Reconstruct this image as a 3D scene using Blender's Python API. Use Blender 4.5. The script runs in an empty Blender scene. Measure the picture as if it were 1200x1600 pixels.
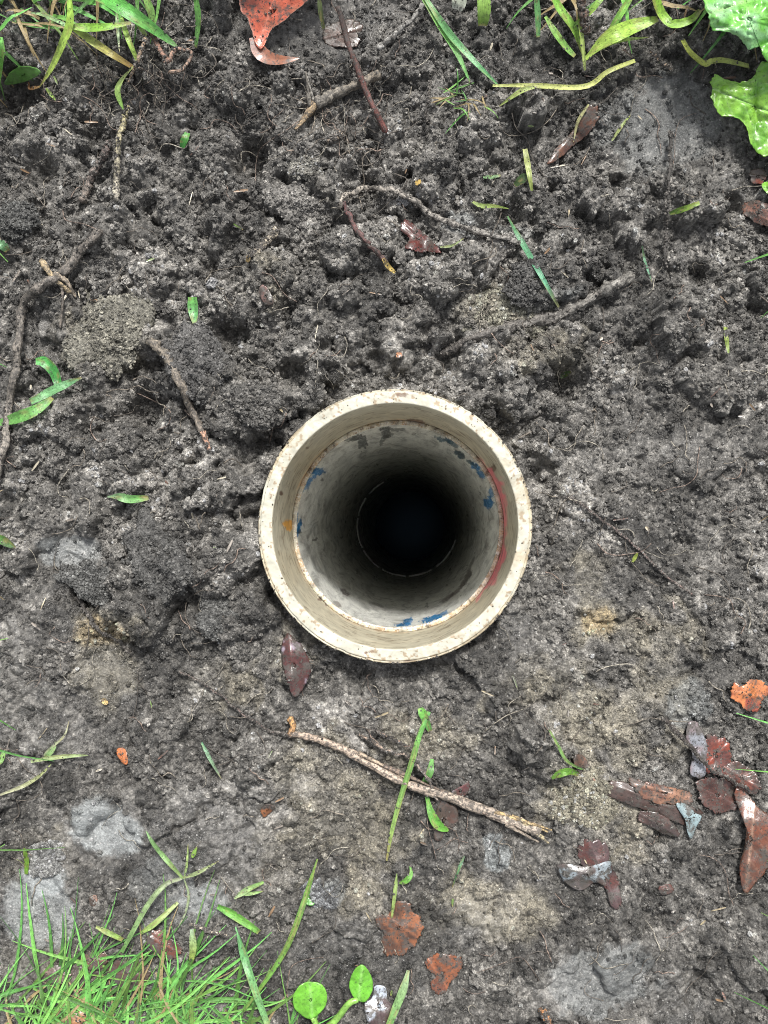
import bpy, math, random
import numpy as np
from mathutils import Vector, Matrix, Quaternion

# ------------------------------------------------------------------ camera, world, sun, exposure
S = bpy.context.scene
C = S.collection
D = 0.64            # camera height over the rim of the pipe (metres)
F = 1569.0          # focal length in pixels of the 1200 x 1600 photograph
cam_d = bpy.data.cameras.new('camera'); cam = bpy.data.objects.new('camera', cam_d); C.objects.link(cam)
cam.location = (0, 0, D); cam.rotation_euler = (0, 0, 0)
cam_d.sensor_fit = 'VERTICAL'; cam_d.sensor_height = 24.0; cam_d.lens = 24.0*F/1600.0
cam_d.clip_start = 0.01; cam_d.clip_end = 200
S.camera = cam
SUN_EL, SUN_AZ = math.radians(56), math.radians(12)     # from the top of the picture (+y), a little right
w = bpy.data.worlds.new('World'); S.world = w; w.use_nodes = True
nt = w.node_tree; nt.nodes.clear()
sky = nt.nodes.new('ShaderNodeTexSky'); sky.sky_type = 'NISHITA'; sky.sun_disc = False
sky.sun_elevation = SUN_EL; sky.sun_rotation = SUN_AZ; sky.dust_density = 4.0; sky.air_density = 1.0
hsv = nt.nodes.new('ShaderNodeHueSaturation'); hsv.inputs['Saturation'].default_value = 0.22
bg = nt.nodes.new('ShaderNodeBackground'); bg.inputs['Strength'].default_value = 0.10
wo = nt.nodes.new('ShaderNodeOutputWorld')
nt.links.new(sky.outputs[0], hsv.inputs['Color']); nt.links.new(hsv.outputs[0], bg.inputs['Color']); nt.links.new(bg.outputs[0], wo.inputs[0])
sd = bpy.data.lights.new('sun', 'SUN'); sd.energy = 2.3; sd.angle = math.radians(10); sd.color = (1.0, 0.97, 0.92)
sun = bpy.data.objects.new('sun', sd); C.objects.link(sun)
sv = Vector((math.sin(SUN_AZ)*math.cos(SUN_EL), math.cos(SUN_AZ)*math.cos(SUN_EL), math.sin(SUN_EL)))
sun.rotation_euler = sv.to_track_quat('Z', 'Y').to_euler(); sun.location = sv*3
S.view_settings.view_transform = 'Standard'; S.view_settings.look = 'None'
S.view_settings.exposure = 1.0; S.view_settings.gamma = 1.0
S.view_settings.use_curve_mapping = False
S.cycles.use_denoising = True; S.cycles.denoiser = 'OPENIMAGEDENOISE'; S.cycles.denoising_prefilter = 'NONE'; S.cycles.denoising_input_passes = 'RGB_ALBEDO_NORMAL'; S.cycles.filter_width = 1.0
S.cycles.max_bounces = 10; S.cycles.diffuse_bounces = 8; S.cycles.glossy_bounces = 3

R = random.Random(7)
NR = np.random.RandomState(11)

# ------------------------------------------------------------------ noise
_perm = NR.permutation(4096)
_val = NR.rand(4096)*2-1
def vnoise(x, y, f, seed=0):
    x = np.asarray(x, float)*f + seed*17.37; y = np.asarray(y, float)*f + seed*31.11
    xi = np.floor(x).astype(np.int64); yi = np.floor(y).astype(np.int64)
    fx = x-xi; fy = y-yi
    fx = fx*fx*fx*(fx*(fx*6-15)+10); fy = fy*fy*fy*(fy*(fy*6-15)+10)
    def h(a, b): return _val[(_perm[(a & 4095)] + b*57 + seed*131) & 4095]
    a = h(xi, yi); b = h(xi+1, yi); c = h(xi, yi+1); d = h(xi+1, yi+1)
    return (a*(1-fx)+b*fx)*(1-fy)+(c*(1-fx)+d*fx)*fy
def fbm(x, y, f, o=4, seed=0, g=0.5):
    s = 0; a = 1; t = 0
    for k in range(o):
        s = s + a*vnoise(x, y, f*2.03**k, seed+k*3); t += a; a *= g
    return s/t
def sstep(a, b, x):
    t = np.clip((x-a)/(b-a), 0, 1); return t*t*(3-2*t)

# ------------------------------------------------------------------ ground raster
ST = 0.00076
GX = np.arange(-0.292, 0.292, ST); GY = np.arange(-0.378, 0.378, ST)
X, Y = np.meshgrid(GX, GY)
nx, ny = len(GX), len(GY)
ZM = 0.66
def w2p(x, y, z=-0.02): return 600+F*x/(D-z), 800-F*y/(D-z)
def p2w(px, py, z=-0.02): return (px-600)/F*(D-z), -(py-800)/F*(D-z)
RIM = Vector((16.5/F*D, -22/F*D, 0))
AX = Vector(((651-600)/F, -(822-800)/F, -1))

def base_h(x, y):
    px, py = w2p(x, y)
    h = -0.021 + 0.0050*fbm(x, y, 9, 3, 5) + 0.002*fbm(x, y, 30, 2, 9)
    h = h + 0.012*sstep(330, -60, py)                                   # the dug edge rises to the turf
    h = h + 0.010*sstep(420, 0, np.hypot(px*0.8, py*1.6))
    h = h + 0.008*sstep(420, 0, np.hypot((px-1230)*0.8, py*1.3))
    h = h + 0.007*sstep(260, 0, np.hypot((px-100)*0.45, py-1650))
    d = np.hypot(x-RIM.x, y-RIM.y)
    h = h - 0.004*sstep(0.125, 0.09, d)
    return h
def blob(px, py, cx, cy, rx, ry, rot=0, soft=0.35, wn=None):
    a = math.radians(rot); dx = px-cx; dy = py-cy
    u = (dx*math.cos(a)+dy*math.sin(a))/rx; v = (-dx*math.sin(a)+dy*math.cos(a))/ry
    r = np.hypot(u, v)
    if wn is not None: r = r + wn
    return sstep(1+soft, 1-soft, r)

PX, PY = w2p(X, Y)
WN = 0.38*fbm(X, Y, 42, 4, 21)
WNC = .75*fbm(X, Y, 60, 5, 24, .68)
WN2 = 0.30*fbm(X, Y, 130, 3, 40)
H = base_h(X, Y)
# smooth, smeared mud
SMOOTH = [(1030,200,85,75,0,.95),(1110,170,90,60,10,.9),(470,60,110,50,0,.9),(830,95,50,40,0,.7),(540,30,90,30,0,.7),
          (300,1330,120,80,0,.85),(170,1300,62,50,20,1),(60,1410,60,80,0,1),(320,1400,40,35,0,1),(70,1510,90,45,0,.7),
          (940,1530,100,60,0,.95),(1050,1560,80,50,0,.8),(560,1500,120,60,0,.8),(720,1440,60,40,0,.7),(110,860,60,35,0,.9),
          (80,960,90,60,0,.7),(170,1060,60,60,0,.8),(60,1120,90,90,0,.6),(1020,690,80,60,0,.6),(60,520,50,60,0,.7),
          (1060,400,40,60,0,.3),(780,1000,50,40,0,.4),(350,1270,100,60,0,.6),(1130,260,60,60,0,.7)]
sm = np.zeros_like(H)
for b in SMOOTH: sm = np.maximum(sm, b[5]*blob(PX, PY, b[0], b[1], b[2], b[3], b[4], .4, WN))
lump = 0.35+0.75*np.maximum(sstep(930, 650, PY), 0.8*sstep(520, 330, PX)*sstep(1120, 950, PY))
lump = np.clip(lump*(1-0.62*sstep(800, 1000, PX)*sstep(520, 640, PY)), 0.42, 1)
ROUGH = np.clip(1-0.93*sm, 0, 1)

def box(A, k):
    P = np.pad(A, ((k+1, k), (0, 0)), mode='edge').cumsum(0); A = (P[2*k+1:]-P[:-2*k-1])/(2*k+1)
    P = np.pad(A, ((0, 0), (k+1, k)), mode='edge').cumsum(1); return (P[:, 2*k+1:]-P[:, :-2*k-1])/(2*k+1)
def win(cx, cy, rr):
    i0 = max(0, int((cx-rr-GX[0])/ST)); i1 = min(nx, int((cx+rr-GX[0])/ST)+2)
    j0 = max(0, int((cy-rr-GY[0])/ST)); j1 = min(ny, int((cy+rr-GY[0])/ST)+2)
    return j0, j1, i0, i1
TONE = np.ones_like(H); TANM = np.zeros_like(H); FLAT = np.zeros_like(H)
def stamp(A, cx, cy, rad, h, emb, asp=1.0, rot=0.0, ph=(0,0,0), zb=None, tone=None, tan=0.0, pw=2.3, flat=0.0, tilt=(0, 0)):
    j0, j1, i0, i1 = win(cx, cy, rad*1.5*max(1, asp))
    if i1-i0 < 2 or j1-j0 < 2: return
    dx = X[j0:j1, i0:i1]-cx; dy = Y[j0:j1, i0:i1]-cy
    c, s = math.cos(rot), math.sin(rot)
    u = (dx*c+dy*s)/asp; v = -dx*s+dy*c
    th = np.arctan2(v, u)
    rr = np.hypot(u, v)/(rad*(1+.16*np.sin(2*th+ph[0])+.12*np.sin(3*th+ph[1])+.08*np.sin(5*th+ph[2])))
    rr = rr+.5*WN2[j0:j1, i0:i1]
    dome = h*np.sqrt(np.clip(1-np.clip(rr, 0, 9)**pw, 0, 1))+tilt[0]*dx+tilt[1]*dy
    if zb is None: zb = H[min(ny-1, max(0, int((cy-GY[0])/ST))), min(nx-1, max(0, int((cx-GX[0])/ST)))]
    m = rr < 1
    sub = A[j0:j1, i0:i1]
    new = zb-emb+dome
    if tone is not None:
        w_ = m & (new > sub); TONE[j0:j1, i0:i1][w_] = tone; TANM[j0:j1, i0:i1][w_] = tan; FLAT[j0:j1, i0:i1][w_] = flat
    sub[m] = np.maximum(sub[m], new[m])
TAN = [(165,525,60,50,0,.45),(780,485,70,30,-5,.55),(830,555,80,22,5,.45),(175,975,45,28,0,.55),(165,1050,42,55,0,.75),(930,965,38,36,0,.8),
       (920,900,30,40,20,.5),(1015,1000,40,32,0,.6),(930,1120,70,45,10,.9),(860,1060,60,40,0,.35),(660,1150,70,38,0,.6),(520,1270,85,60,30,.6),(570,1350,30,60,10,.65),
       (780,1415,85,42,10,.75),(895,1240,50,50,0,.7),(970,1290,60,50,0,.45),(600,1300,40,40,0,.4),(490,1190,60,40,0,.4),(340,1075,50,40,0,.3),
       (440,1330,40,60,0,.35),(1040,1080,50,40,0,.4),(420,440,50,40,0,.2),(490,320,35,30,0,.2),(450,1020,40,30,0,.25),(60,1340,60,40,0,.3),(70,1500,80,40,0,.25),(640,1430,60,40,0,.2)]
tz = np.zeros_like(H)
for a, b, rx, ry, ro, m in TAN: tz = np.maximum(tz, m*blob(PX, PY, a, b, rx*1.1, ry*1.1, ro, .5, WN))
def val(A, x, y):
    return A[min(ny-1, max(0, int((y-GY[0])/ST))), min(nx-1, max(0, int((x-GX[0])/ST)))]
# flat, trodden plates of mud low in the picture and on the right
for _ in range(1150):
    x = R.uniform(GX[0], GX[-1]); y = R.uniform(GY[0], GY[-1]); q = val(lump, x, y)
    if R.random() < (q-.28)*1.5 or R.random() > val(ROUGH, x, y)+.25: continue
    rad = R.uniform(.005, .017); t_ = val(tz, x, y)
    stamp(H, x, y, rad, R.uniform(.0016, .0038), .0008, R.uniform(1, 1.7), R.uniform(0, 3), [R.uniform(0, 6) for _ in range(3)], tone=math.exp(R.gauss(.05, .26)), tan=1.0 if R.random() < t_*1.25 else 0.0, pw=7, flat=.75 if R.random() < .36 else .1, tilt=(R.gauss(0, .09), R.gauss(0, .09)))
# clods: named ones, then random ones of falling size
CL = [(475,268,26),(20,345,34),(300,580,55),(365,640,50),(260,835,62),(235,905,58),(420,450,55),(680,440,58),
      (560,475,52),(870,350,40),(985,345,36),(620,520,45),(330,760,50),(470,560,50),(90,690,60),(180,730,60),(215,250,35),
      (700,240,40),(760,200,36),(340,240,40),(440,120,30),(900,300,36),(860,440,50),(770,560,60),(300,690,40),(150,400,40),
      (350,880,50),(390,960,40),(60,820,50),(140,1260,40),(400,1180,40),(850,1170,45),(1130,600,50),(1060,320,40),(560,380,40)]
for (a, b, r) in CL:
    x, y = p2w(a, b); rad = r*ZM/F
    stamp(H, x, y, rad, rad*R.uniform(.6, .9), rad*.12, R.uniform(1, 1.25), R.uniform(0, 3), [R.uniform(0, 6) for _ in range(3)], tone=math.exp(R.gauss(.15, .25)), tan=.8 if R.random() < val(tz, x, y) else 0)
def val(A, x, y):
    return A[min(ny-1, max(0, int((y-GY[0])/ST))), min(nx-1, max(0, int((x-GX[0])/ST)))]
for n, r0, r1, hf in ((520, .007, .016, .85), (4200, .003, .0075, 1.0)):
    for _ in range(n):
        x = R.uniform(GX[0], GX[-1]); y = R.uniform(GY[0], GY[-1])
        q = val(lump, x, y)*val(ROUGH, x, y)
        if R.random() > q*1.1: continue
        rad = R.uniform(r0, r1)*(.6+.4*q)
        stamp(H, x, y, rad, rad*hf*R.uniform(.6, 1.1)*(.55+.45*q), rad*.2, R.uniform(1, 1.5), R.uniform(0, 3), [R.uniform(0, 6) for _ in range(3)], tone=math.exp(R.gauss(0, .3)), tan=1.0 if R.random() < val(tz, x, y)*1.2 else 0.0, flat=R.choice([0, 0, .3]))
# pits between the clods
PITS = [(225,640,32),(355,530,26),(507,545,20),(470,590,30),(655,330,26),(560,300,30),(700,560,22),(243,560,22),(150,665,26),
        (330,420,20),(560,1062,30),(500,1070,22),(860,300,16),(905,215,20),(800,330,22),(1090,430,22),(395,240,30),(150,215,28),
        (240,330,22),(420,690,22),(385,810,20),(420,930,26),(1070,850,24),(1000,720,12),(880,600,26),(1020,1450,28),(1180,480,20),
        (1100,1540,34),(280,940,22),(130,930,22),(960,290,20),(1140,330,18),(60,260,34),(20,150,40),(850,740,30),(860,880,30),(215,575,18),
        (1010,1000,10),(480,1395,22),(590,560,16)]
for (a, b, r) in PITS:
    x, y = p2w(a, b); rad = r*ZM/F*1.25
    j0, j1, i0, i1 = win(x, y, rad*1.6)
    dx = X[j0:j1, i0:i1]-x; dy = Y[j0:j1, i0:i1]-y
    rr = np.hypot(dx, dy)/rad+WN[j0:j1, i0:i1]*1.7
    H[j0:j1, i0:i1] -= rad*(1.25 if b < 650 or a < 430 else .55)*sstep(1.0, .25, rr)
for _ in range(380):
    x = R.uniform(GX[0], GX[-1]); y = R.uniform(GY[0], GY[-1])
    q = val(lump, x, y)*val(ROUGH, x, y)
    if R.random() > q: continue
    rad = R.uniform(.002, .006)
    j0, j1, i0, i1 = win(x, y, rad*1.8)
    dx = X[j0:j1, i0:i1]-x; dy = Y[j0:j1, i0:i1]-y
    H[j0:j1, i0:i1] -= rad*.9*sstep(1.0, .2, np.hypot(dx, dy)/rad+WN2[j0:j1, i0:i1]*1.8)
Hclod = H.copy()
# crumbly surface: thousands of millimetre lumps
L = np.zeros_like(H)
xs = NR.uniform(GX[0], GX[-1], 26000); ys = NR.uniform(GY[0], GY[-1], 26000); rs = .0011+.0024*NR.rand(26000)**2
for x, y, r in zip(xs, ys, rs):
    i0 = int((x-r-GX[0])/ST); i1 = int((x+r-GX[0])/ST)+2; j0 = int((y-r-GY[0])/ST); j1 = int((y+r-GY[0])/ST)+2
    if i0 < 0 or j0 < 0: continue
    d2 = ((X[j0:j1, i0:i1]-x)**2+(Y[j0:j1, i0:i1]-y)**2)/(r*r)
    np.maximum(L[j0:j1, i0:i1], r*.9*np.sqrt(np.clip(1-d2, 0, 1)), out=L[j0:j1, i0:i1])
FLATs = box(FLAT, 2); ROUGH = ROUGH*(1-.8*FLATs)
H = H + L*(.10+.75*ROUGH) + (.0011*fbm(X, Y, 240, 3, 3)+.0011*vnoise(X, Y, 620, 8))*(.16+.84*ROUGH)
# keep the soil under the rim of the pipe
dd = np.hypot(X-RIM.x, Y-RIM.y)
lim = -.006+.0045*fbm(X, Y, 40, 3, 77)+.012*sstep(.092, .115, dd)
H = np.where(dd < .115, np.minimum(H, lim), H)
edge = np.minimum(np.minimum(X-GX[0], GX[-1]-X), np.minimum(Y-GY[0], GY[-1]-Y))
B0 = base_h(X, Y)
tt = sstep(0, .02, edge); H = B0*(1-tt)+H*tt

# a smoother envelope on which leaves, sticks and blades lie
def maxf(A, k):
    B = A.copy()
    for s in range(1, k+1):
        B[s:, :] = np.maximum(B[s:, :], A[:-s, :]); B[:-s, :] = np.maximum(B[:-s, :], A[s:, :])
    A2 = B.copy()
    for s in range(1, k+1):
        B[:, s:] = np.maximum(B[:, s:], A2[:, :-s]); B[:, :-s] = np.maximum(B[:, :-s], A2[:, s:])
    return B
HE = box(box(maxf(H, 3), 4), 4)
def samp(A, x, y):
    x = np.asarray(x, float); y = np.asarray(y, float)
    fx = np.clip((x-GX[0])/ST, 0, nx-1.001); fy = np.clip((y-GY[0])/ST, 0, ny-1.001)
    i = fx.astype(int); j = fy.astype(int); u = fx-i; v = fy-j
    return (A[j, i]*(1-u)+A[j, i+1]*u)*(1-v)+(A[j+1, i]*(1-u)+A[j+1, i+1]*u)*v
def hit(px, py, h=0.0, A=None):
    """point of the ground (plus h metres) that lies under a place of the photograph"""
    A = HE if A is None else A
    px = np.asarray(px, float); py = np.asarray(py, float)
    z = np.full(px.shape, -.02)
    for _ in range(5):
        x, y = p2w(px, py, z); z = .5*z+.5*(samp(A, x, y)+h)
    x, y = p2w(px, py, z)
    return x, y, z

# soil colour (linear)
def mixc(c, m, col):
    m = m[..., None]; return c*(1-m)+np.array(col)*m
n1 = fbm(X, Y, 25, 4, 60); n2 = fbm(X, Y, 160, 3, 70)
col = np.zeros(H.shape+(3,))+np.array((.127, .121, .111))
col *= (1+.65*n1+.6*n2)[..., None]*np.exp(.5*vnoise(X, Y, 520, 44)+.45*vnoise(X, Y, 1100, 46))[..., None]
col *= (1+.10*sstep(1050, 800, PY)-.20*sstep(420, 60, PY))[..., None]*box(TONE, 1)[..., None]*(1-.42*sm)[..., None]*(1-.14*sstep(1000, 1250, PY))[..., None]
col = mixc(col, .55*box(TANM, 2)*(1-sm)*np.clip(.9+.6*n2, 0, 1.2), (.275, .25, .195))
for a, b, rx, ry, ro, m in TAN:
    col = mixc(col, .45*m*blob(PX, PY, a, b, rx, ry, ro, .28, WNC)*(.85+.5*n2), (.33, .30, .23))
YEL = [(930,970,26,22,0,.55),(165,985,34,20,0,.35),(400,425,10,8,0,.0)]
for a, b, rx, ry, ro, m in YEL: col = mixc(col, m*blob(PX, PY, a, b, rx, ry, ro, .4, WNC), (.50, .38, .20))
GREY = [(170,1295,58,46,20,.8),(70,1365,32,34,0,1),(60,1430,60,50,0,.5),(320,1405,42,26,0,.5),(105,862,50,26,0,.5),(775,1335,20,30,-10,.9),(1075,1100,40,34,0,.5),
        (1030,200,90,70,0,.28),(940,1530,90,55,0,.36),(715,355,30,18,20,.55),(850,480,60,12,-25,.3),(260,1400,60,60,0,.25),(520,1395,22,26,0,.45),(800,360,40,10,10,.3),(1100,760,0.1,0.1,0,0)]
for a, b, rx, ry, ro, m in GREY: col = mixc(col, m*blob(PX, PY, a, b, rx, ry, ro, .14, WNC*.8), (.25, .265, .265))
col = mixc(col, .5*blob(PX, PY, 130, 1520, 60, 30, 0, .5, WN), (.16, .12, .11))
col = np.clip(col, .014, .6)
wet = np.clip(.36+.5*sm+.3*n1+.25*FLAT, 0, 1)

# ------------------------------------------------------------------ materials
def mat(name):
    m = bpy.data.materials.new(name); m.use_nodes = True
    nt = m.node_tree; return m, nt, nt.nodes['Principled BSDF']
def N(nt, t, **k):
    n = nt.nodes.new(t)
    for a, b in k.items():
        if a in n.inputs.keys(): n.inputs[a].default_value = b
        else: setattr(n, a, b)
    return n
def ramp(nt, fac, stops):
    r = nt.nodes.new('ShaderNodeValToRGB'); e = r.color_ramp.elements
    while len(e) < len(stops): e.new(.5)
    for q, (p, c) in zip(e, stops): q.position = p; q.color = c if len(c) == 4 else (*c, 1)
    nt.links.new(fac, r.inputs[0]); return r.outputs[0]
def mixrgb(nt, a, b, fac, mode='MIX'):
    m = nt.nodes.new('ShaderNodeMix'); m.data_type = 'RGBA'; m.blend_type = mode
    for s, v in ((m.inputs[0], fac), (m.inputs[6], a), (m.inputs[7], b)):
        if hasattr(v, 'is_output'): nt.links.new(v, s)
        else: s.default_value = v
    return m.outputs[2]
def g(v): return (v, v, v, 1)

def soil_mat(name, inst):
    m, nt, p = mat(name); lk = nt.links.new
    at = N(nt, 'ShaderNodeAttribute', attribute_name='Col', attribute_type='INSTANCER' if inst else 'GEOMETRY')
    geo = N(nt, 'ShaderNodeNewGeometry')
    n1 = N(nt, 'ShaderNodeTexNoise', Scale=800.0, Detail=5.0, Roughness=.8); lk(geo.outputs['Position'], n1.inputs['Vector'])
    n2 = N(nt, 'ShaderNodeTexNoise', Scale=140.0, Detail=3.0); lk(geo.outputs['Position'], n2.inputs['Vector'])
    vo = N(nt, 'ShaderNodeTexVoronoi', Scale=620.0); lk(geo.outputs['Position'], vo.inputs['Vector'])
    f1 = ramp(nt, n1.outputs[0], [(.34, g(.30)), (.5, g(.85)), (.68, g(2.3))])
    c = mixrgb(nt, at.outputs['Color'], f1, 1.0, 'MULTIPLY')
    if not inst:      # smeared mud has an even colour
        wa = N(nt, 'ShaderNodeAttribute', attribute_name='Wet'); mw = N(nt, 'ShaderNodeMapRange'); mw.inputs['From Min'].default_value = .52; mw.inputs['From Max'].default_value = .88; mw.inputs['To Max'].default_value = .45
        lk(wa.outputs['Fac'], mw.inputs[0]); c = mixrgb(nt, c, at.outputs['Color'], mw.outputs[0])
    f2 = ramp(nt, n2.outputs[0], [(.35, g(.72)), (.65, g(1.25))])
    c = mixrgb(nt, c, f2, 1.0, 'MULTIPLY')
    sep = N(nt, 'ShaderNodeSeparateColor'); lk(vo.outputs['Color'], sep.inputs[0])
    pick = ramp(nt, sep.outputs[0], [(.95, g(0)), (.96, g(.7))]); near = ramp(nt, vo.outputs['Distance'], [(.25, g(1)), (.4, g(0))])
    sp = N(nt, 'ShaderNodeMath', operation='MULTIPLY'); lk(pick, sp.inputs[0]); lk(near, sp.inputs[1])
    c = mixrgb(nt, c, (.45, .44, .42, 1), sp.outputs[0])      # pale sand grains, their sparkling highlights painted in as lighter colour
    lk(c, p.inputs['Base Color'])
    ro = ramp(nt, n2.outputs[0], [(.35, g(.20)), (.62, g(.44))])
    if not inst:
        wa = N(nt, 'ShaderNodeAttribute', attribute_name='Wet')
        mp = N(nt, 'ShaderNodeMapRange'); mp.inputs['To Min'].default_value = 1.25; mp.inputs['To Max'].default_value = .62
        lk(wa.outputs['Fac'], mp.inputs[0])
        mm = N(nt, 'ShaderNodeMath', operation='MULTIPLY', use_clamp=True); lk(ro, mm.inputs[0]); lk(mp.outputs[0], mm.inputs[1]); ro = mm.outputs[0]
    lk(ro, p.inputs['Roughness'])
    p.inputs['Specular IOR Level'].default_value = .8
    b = N(nt, 'ShaderNodeBump', Strength=1.0, Distance=.0016); lk(n1.outputs[0], b.inputs['Height'])
    lk(b.outputs[0], p.inputs['Normal'])
    if not inst:
        mb = N(nt, 'ShaderNodeMapRange'); mb.inputs['From Min'].default_value = .45; mb.inputs['From Max'].default_value = .9; mb.inputs['To Min'].default_value = 1.0; mb.inputs['To Max'].default_value = .5
        lk(wa.outputs['Fac'], mb.inputs[0]); lk(mb.outputs[0], b.inputs['Strength'])
    return m
M_SOIL = soil_mat('wet_soil', False); M_CRUMB = soil_mat('soil_crumb', True)

def plant_mat(name, rough, transl, stripes=True, coat=0.0, spots=.25, bump=.25):
    m, nt, p = mat(name); lk = nt.links.new
    at = N(nt, 'ShaderNodeAttribute', attribute_name='Col'); geo = N(nt, 'ShaderNodeNewGeometry')
    n1 = N(nt, 'ShaderNodeTexNoise', Scale=260.0, Detail=4.0, Roughness=.65); lk(geo.outputs['Position'], n1.inputs['Vector'])
    c = mixrgb(nt, at.outputs['Color'], ramp(nt, n1.outputs[0], [(.3, g(.68)), (.7, g(1.28))]), 1.0, 'MULTIPLY')
    n3 = N(nt, 'ShaderNodeTexNoise', Scale=700.0, Detail=2.0); lk(geo.outputs['Position'], n3.inputs['Vector'])
    dirt = ramp(nt, n3.outputs[0], [(.60, g(0)), (.66, g(min(1, spots*2.4)))])
    if spots > .3:
        n5 = N(nt, 'ShaderNodeTexNoise', Scale=110.0, Detail=6.0, Roughness=.75); lk(geo.outputs['Position'], n5.inputs['Vector'])
        c = mixrgb(nt, c, (.075, .068, .06, 1), ramp(nt, n5.outputs[0], [(.49, g(0)), (.58, g(.88))]))
    c = mixrgb(nt, c, (.035, .03, .025, 1), dirt)
    h = n1.outputs[0]
    if stripes:
        uv = N(nt, 'ShaderNodeUVMap'); mp = N(nt, 'ShaderNodeMapping'); mp.inputs['Scale'].default_value = (3, 9, 1); lk(uv.outputs[0], mp.inputs[0])
        n2 = N(nt, 'ShaderNodeTexNoise', Scale=1.0, Detail=3.0); lk(mp.outputs[0], n2.inputs['Vector'])
        c = mixrgb(nt, c, ramp(nt, n2.outputs[0], [(.35, g(.72)), (.6, g(1.2))]), .8, 'MULTIPLY'); h = n2.outputs[0]
    lk(c, p.inputs['Base Color']); p.inputs['Roughness'].default_value = rough
    p.inputs['Coat Weight'].default_value = coat; p.inputs['Coat Roughness'].default_value = .12
    b = N(nt, 'ShaderNodeBump', Strength=bump, Distance=.0006); lk(h, b.inputs['Height']); lk(b.outputs[0], p.inputs['Normal'])
    if transl > 0:
        tr = N(nt, 'ShaderNodeBsdfTranslucent'); lk(c, tr.inputs[0]); mx = N(nt, 'ShaderNodeMixShader'); mx.inputs[0].default_value = transl
        out = nt.nodes['Material Output']; lk(p.outputs[0], mx.inputs[1]); lk(tr.outputs[0], mx.inputs[2]); lk(mx.outputs[0], out.inputs[0])
    return m
M_GRASS = plant_mat('grass_blade', .30, .25, bump=.45); M_GREEN = plant_mat('green_leaf', .30, .2, False, .35, .2, .35)
M_DEAD = plant_mat('dead_leaf', .42, .08, False, .35, .45, .5); M_WETLEAF = plant_mat('wet_leaf', .27, 0, False, .6, .35, .8)

def bark_mat():
    m, nt, p = mat('bark'); lk = nt.links.new
    at = N(nt, 'ShaderNodeAttribute', attribute_name='Col'); geo = N(nt, 'ShaderNodeNewGeometry')
    uv = N(nt, 'ShaderNodeUVMap'); mp = N(nt, 'ShaderNodeMapping'); mp.inputs['Scale'].default_value = (7, 12, 1); lk(uv.outputs[0], mp.inputs[0])
    n2 = N(nt, 'ShaderNodeTexNoise', Scale=1.0, Detail=5.0, Roughness=.7); lk(mp.outputs[0], n2.inputs['Vector'])
    n1 = N(nt, 'ShaderNodeTexNoise', Scale=500.0, Detail=4.0, Roughness=.7); lk(geo.outputs['Position'], n1.inputs['Vector'])
    c = mixrgb(nt, at.outputs['Color'], ramp(nt, n2.outputs[0], [(.32, g(.4)), (.68, g(1.5))]), 1.0, 'MULTIPLY')
    dirt = ramp(nt, n1.outputs[0], [(.46, g(0)), (.55, g(.8))])
    c = mixrgb(nt, c, (.05, .046, .042, 1), dirt); lk(c, p.inputs['Base Color']); p.inputs['Roughness'].default_value = .6
    add = N(nt, 'ShaderNodeMath', operation='ADD'); lk(n1.outputs[0], add.inputs[0]); lk(n2.outputs[0], add.inputs[1])
    b = N(nt, 'ShaderNodeBump', Strength=.9, Distance=.0008); lk(add.outputs[0], b.inputs['Height']); lk(b.outputs[0], p.inputs['Normal'])
    return m
M_BARK = bark_mat()

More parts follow.
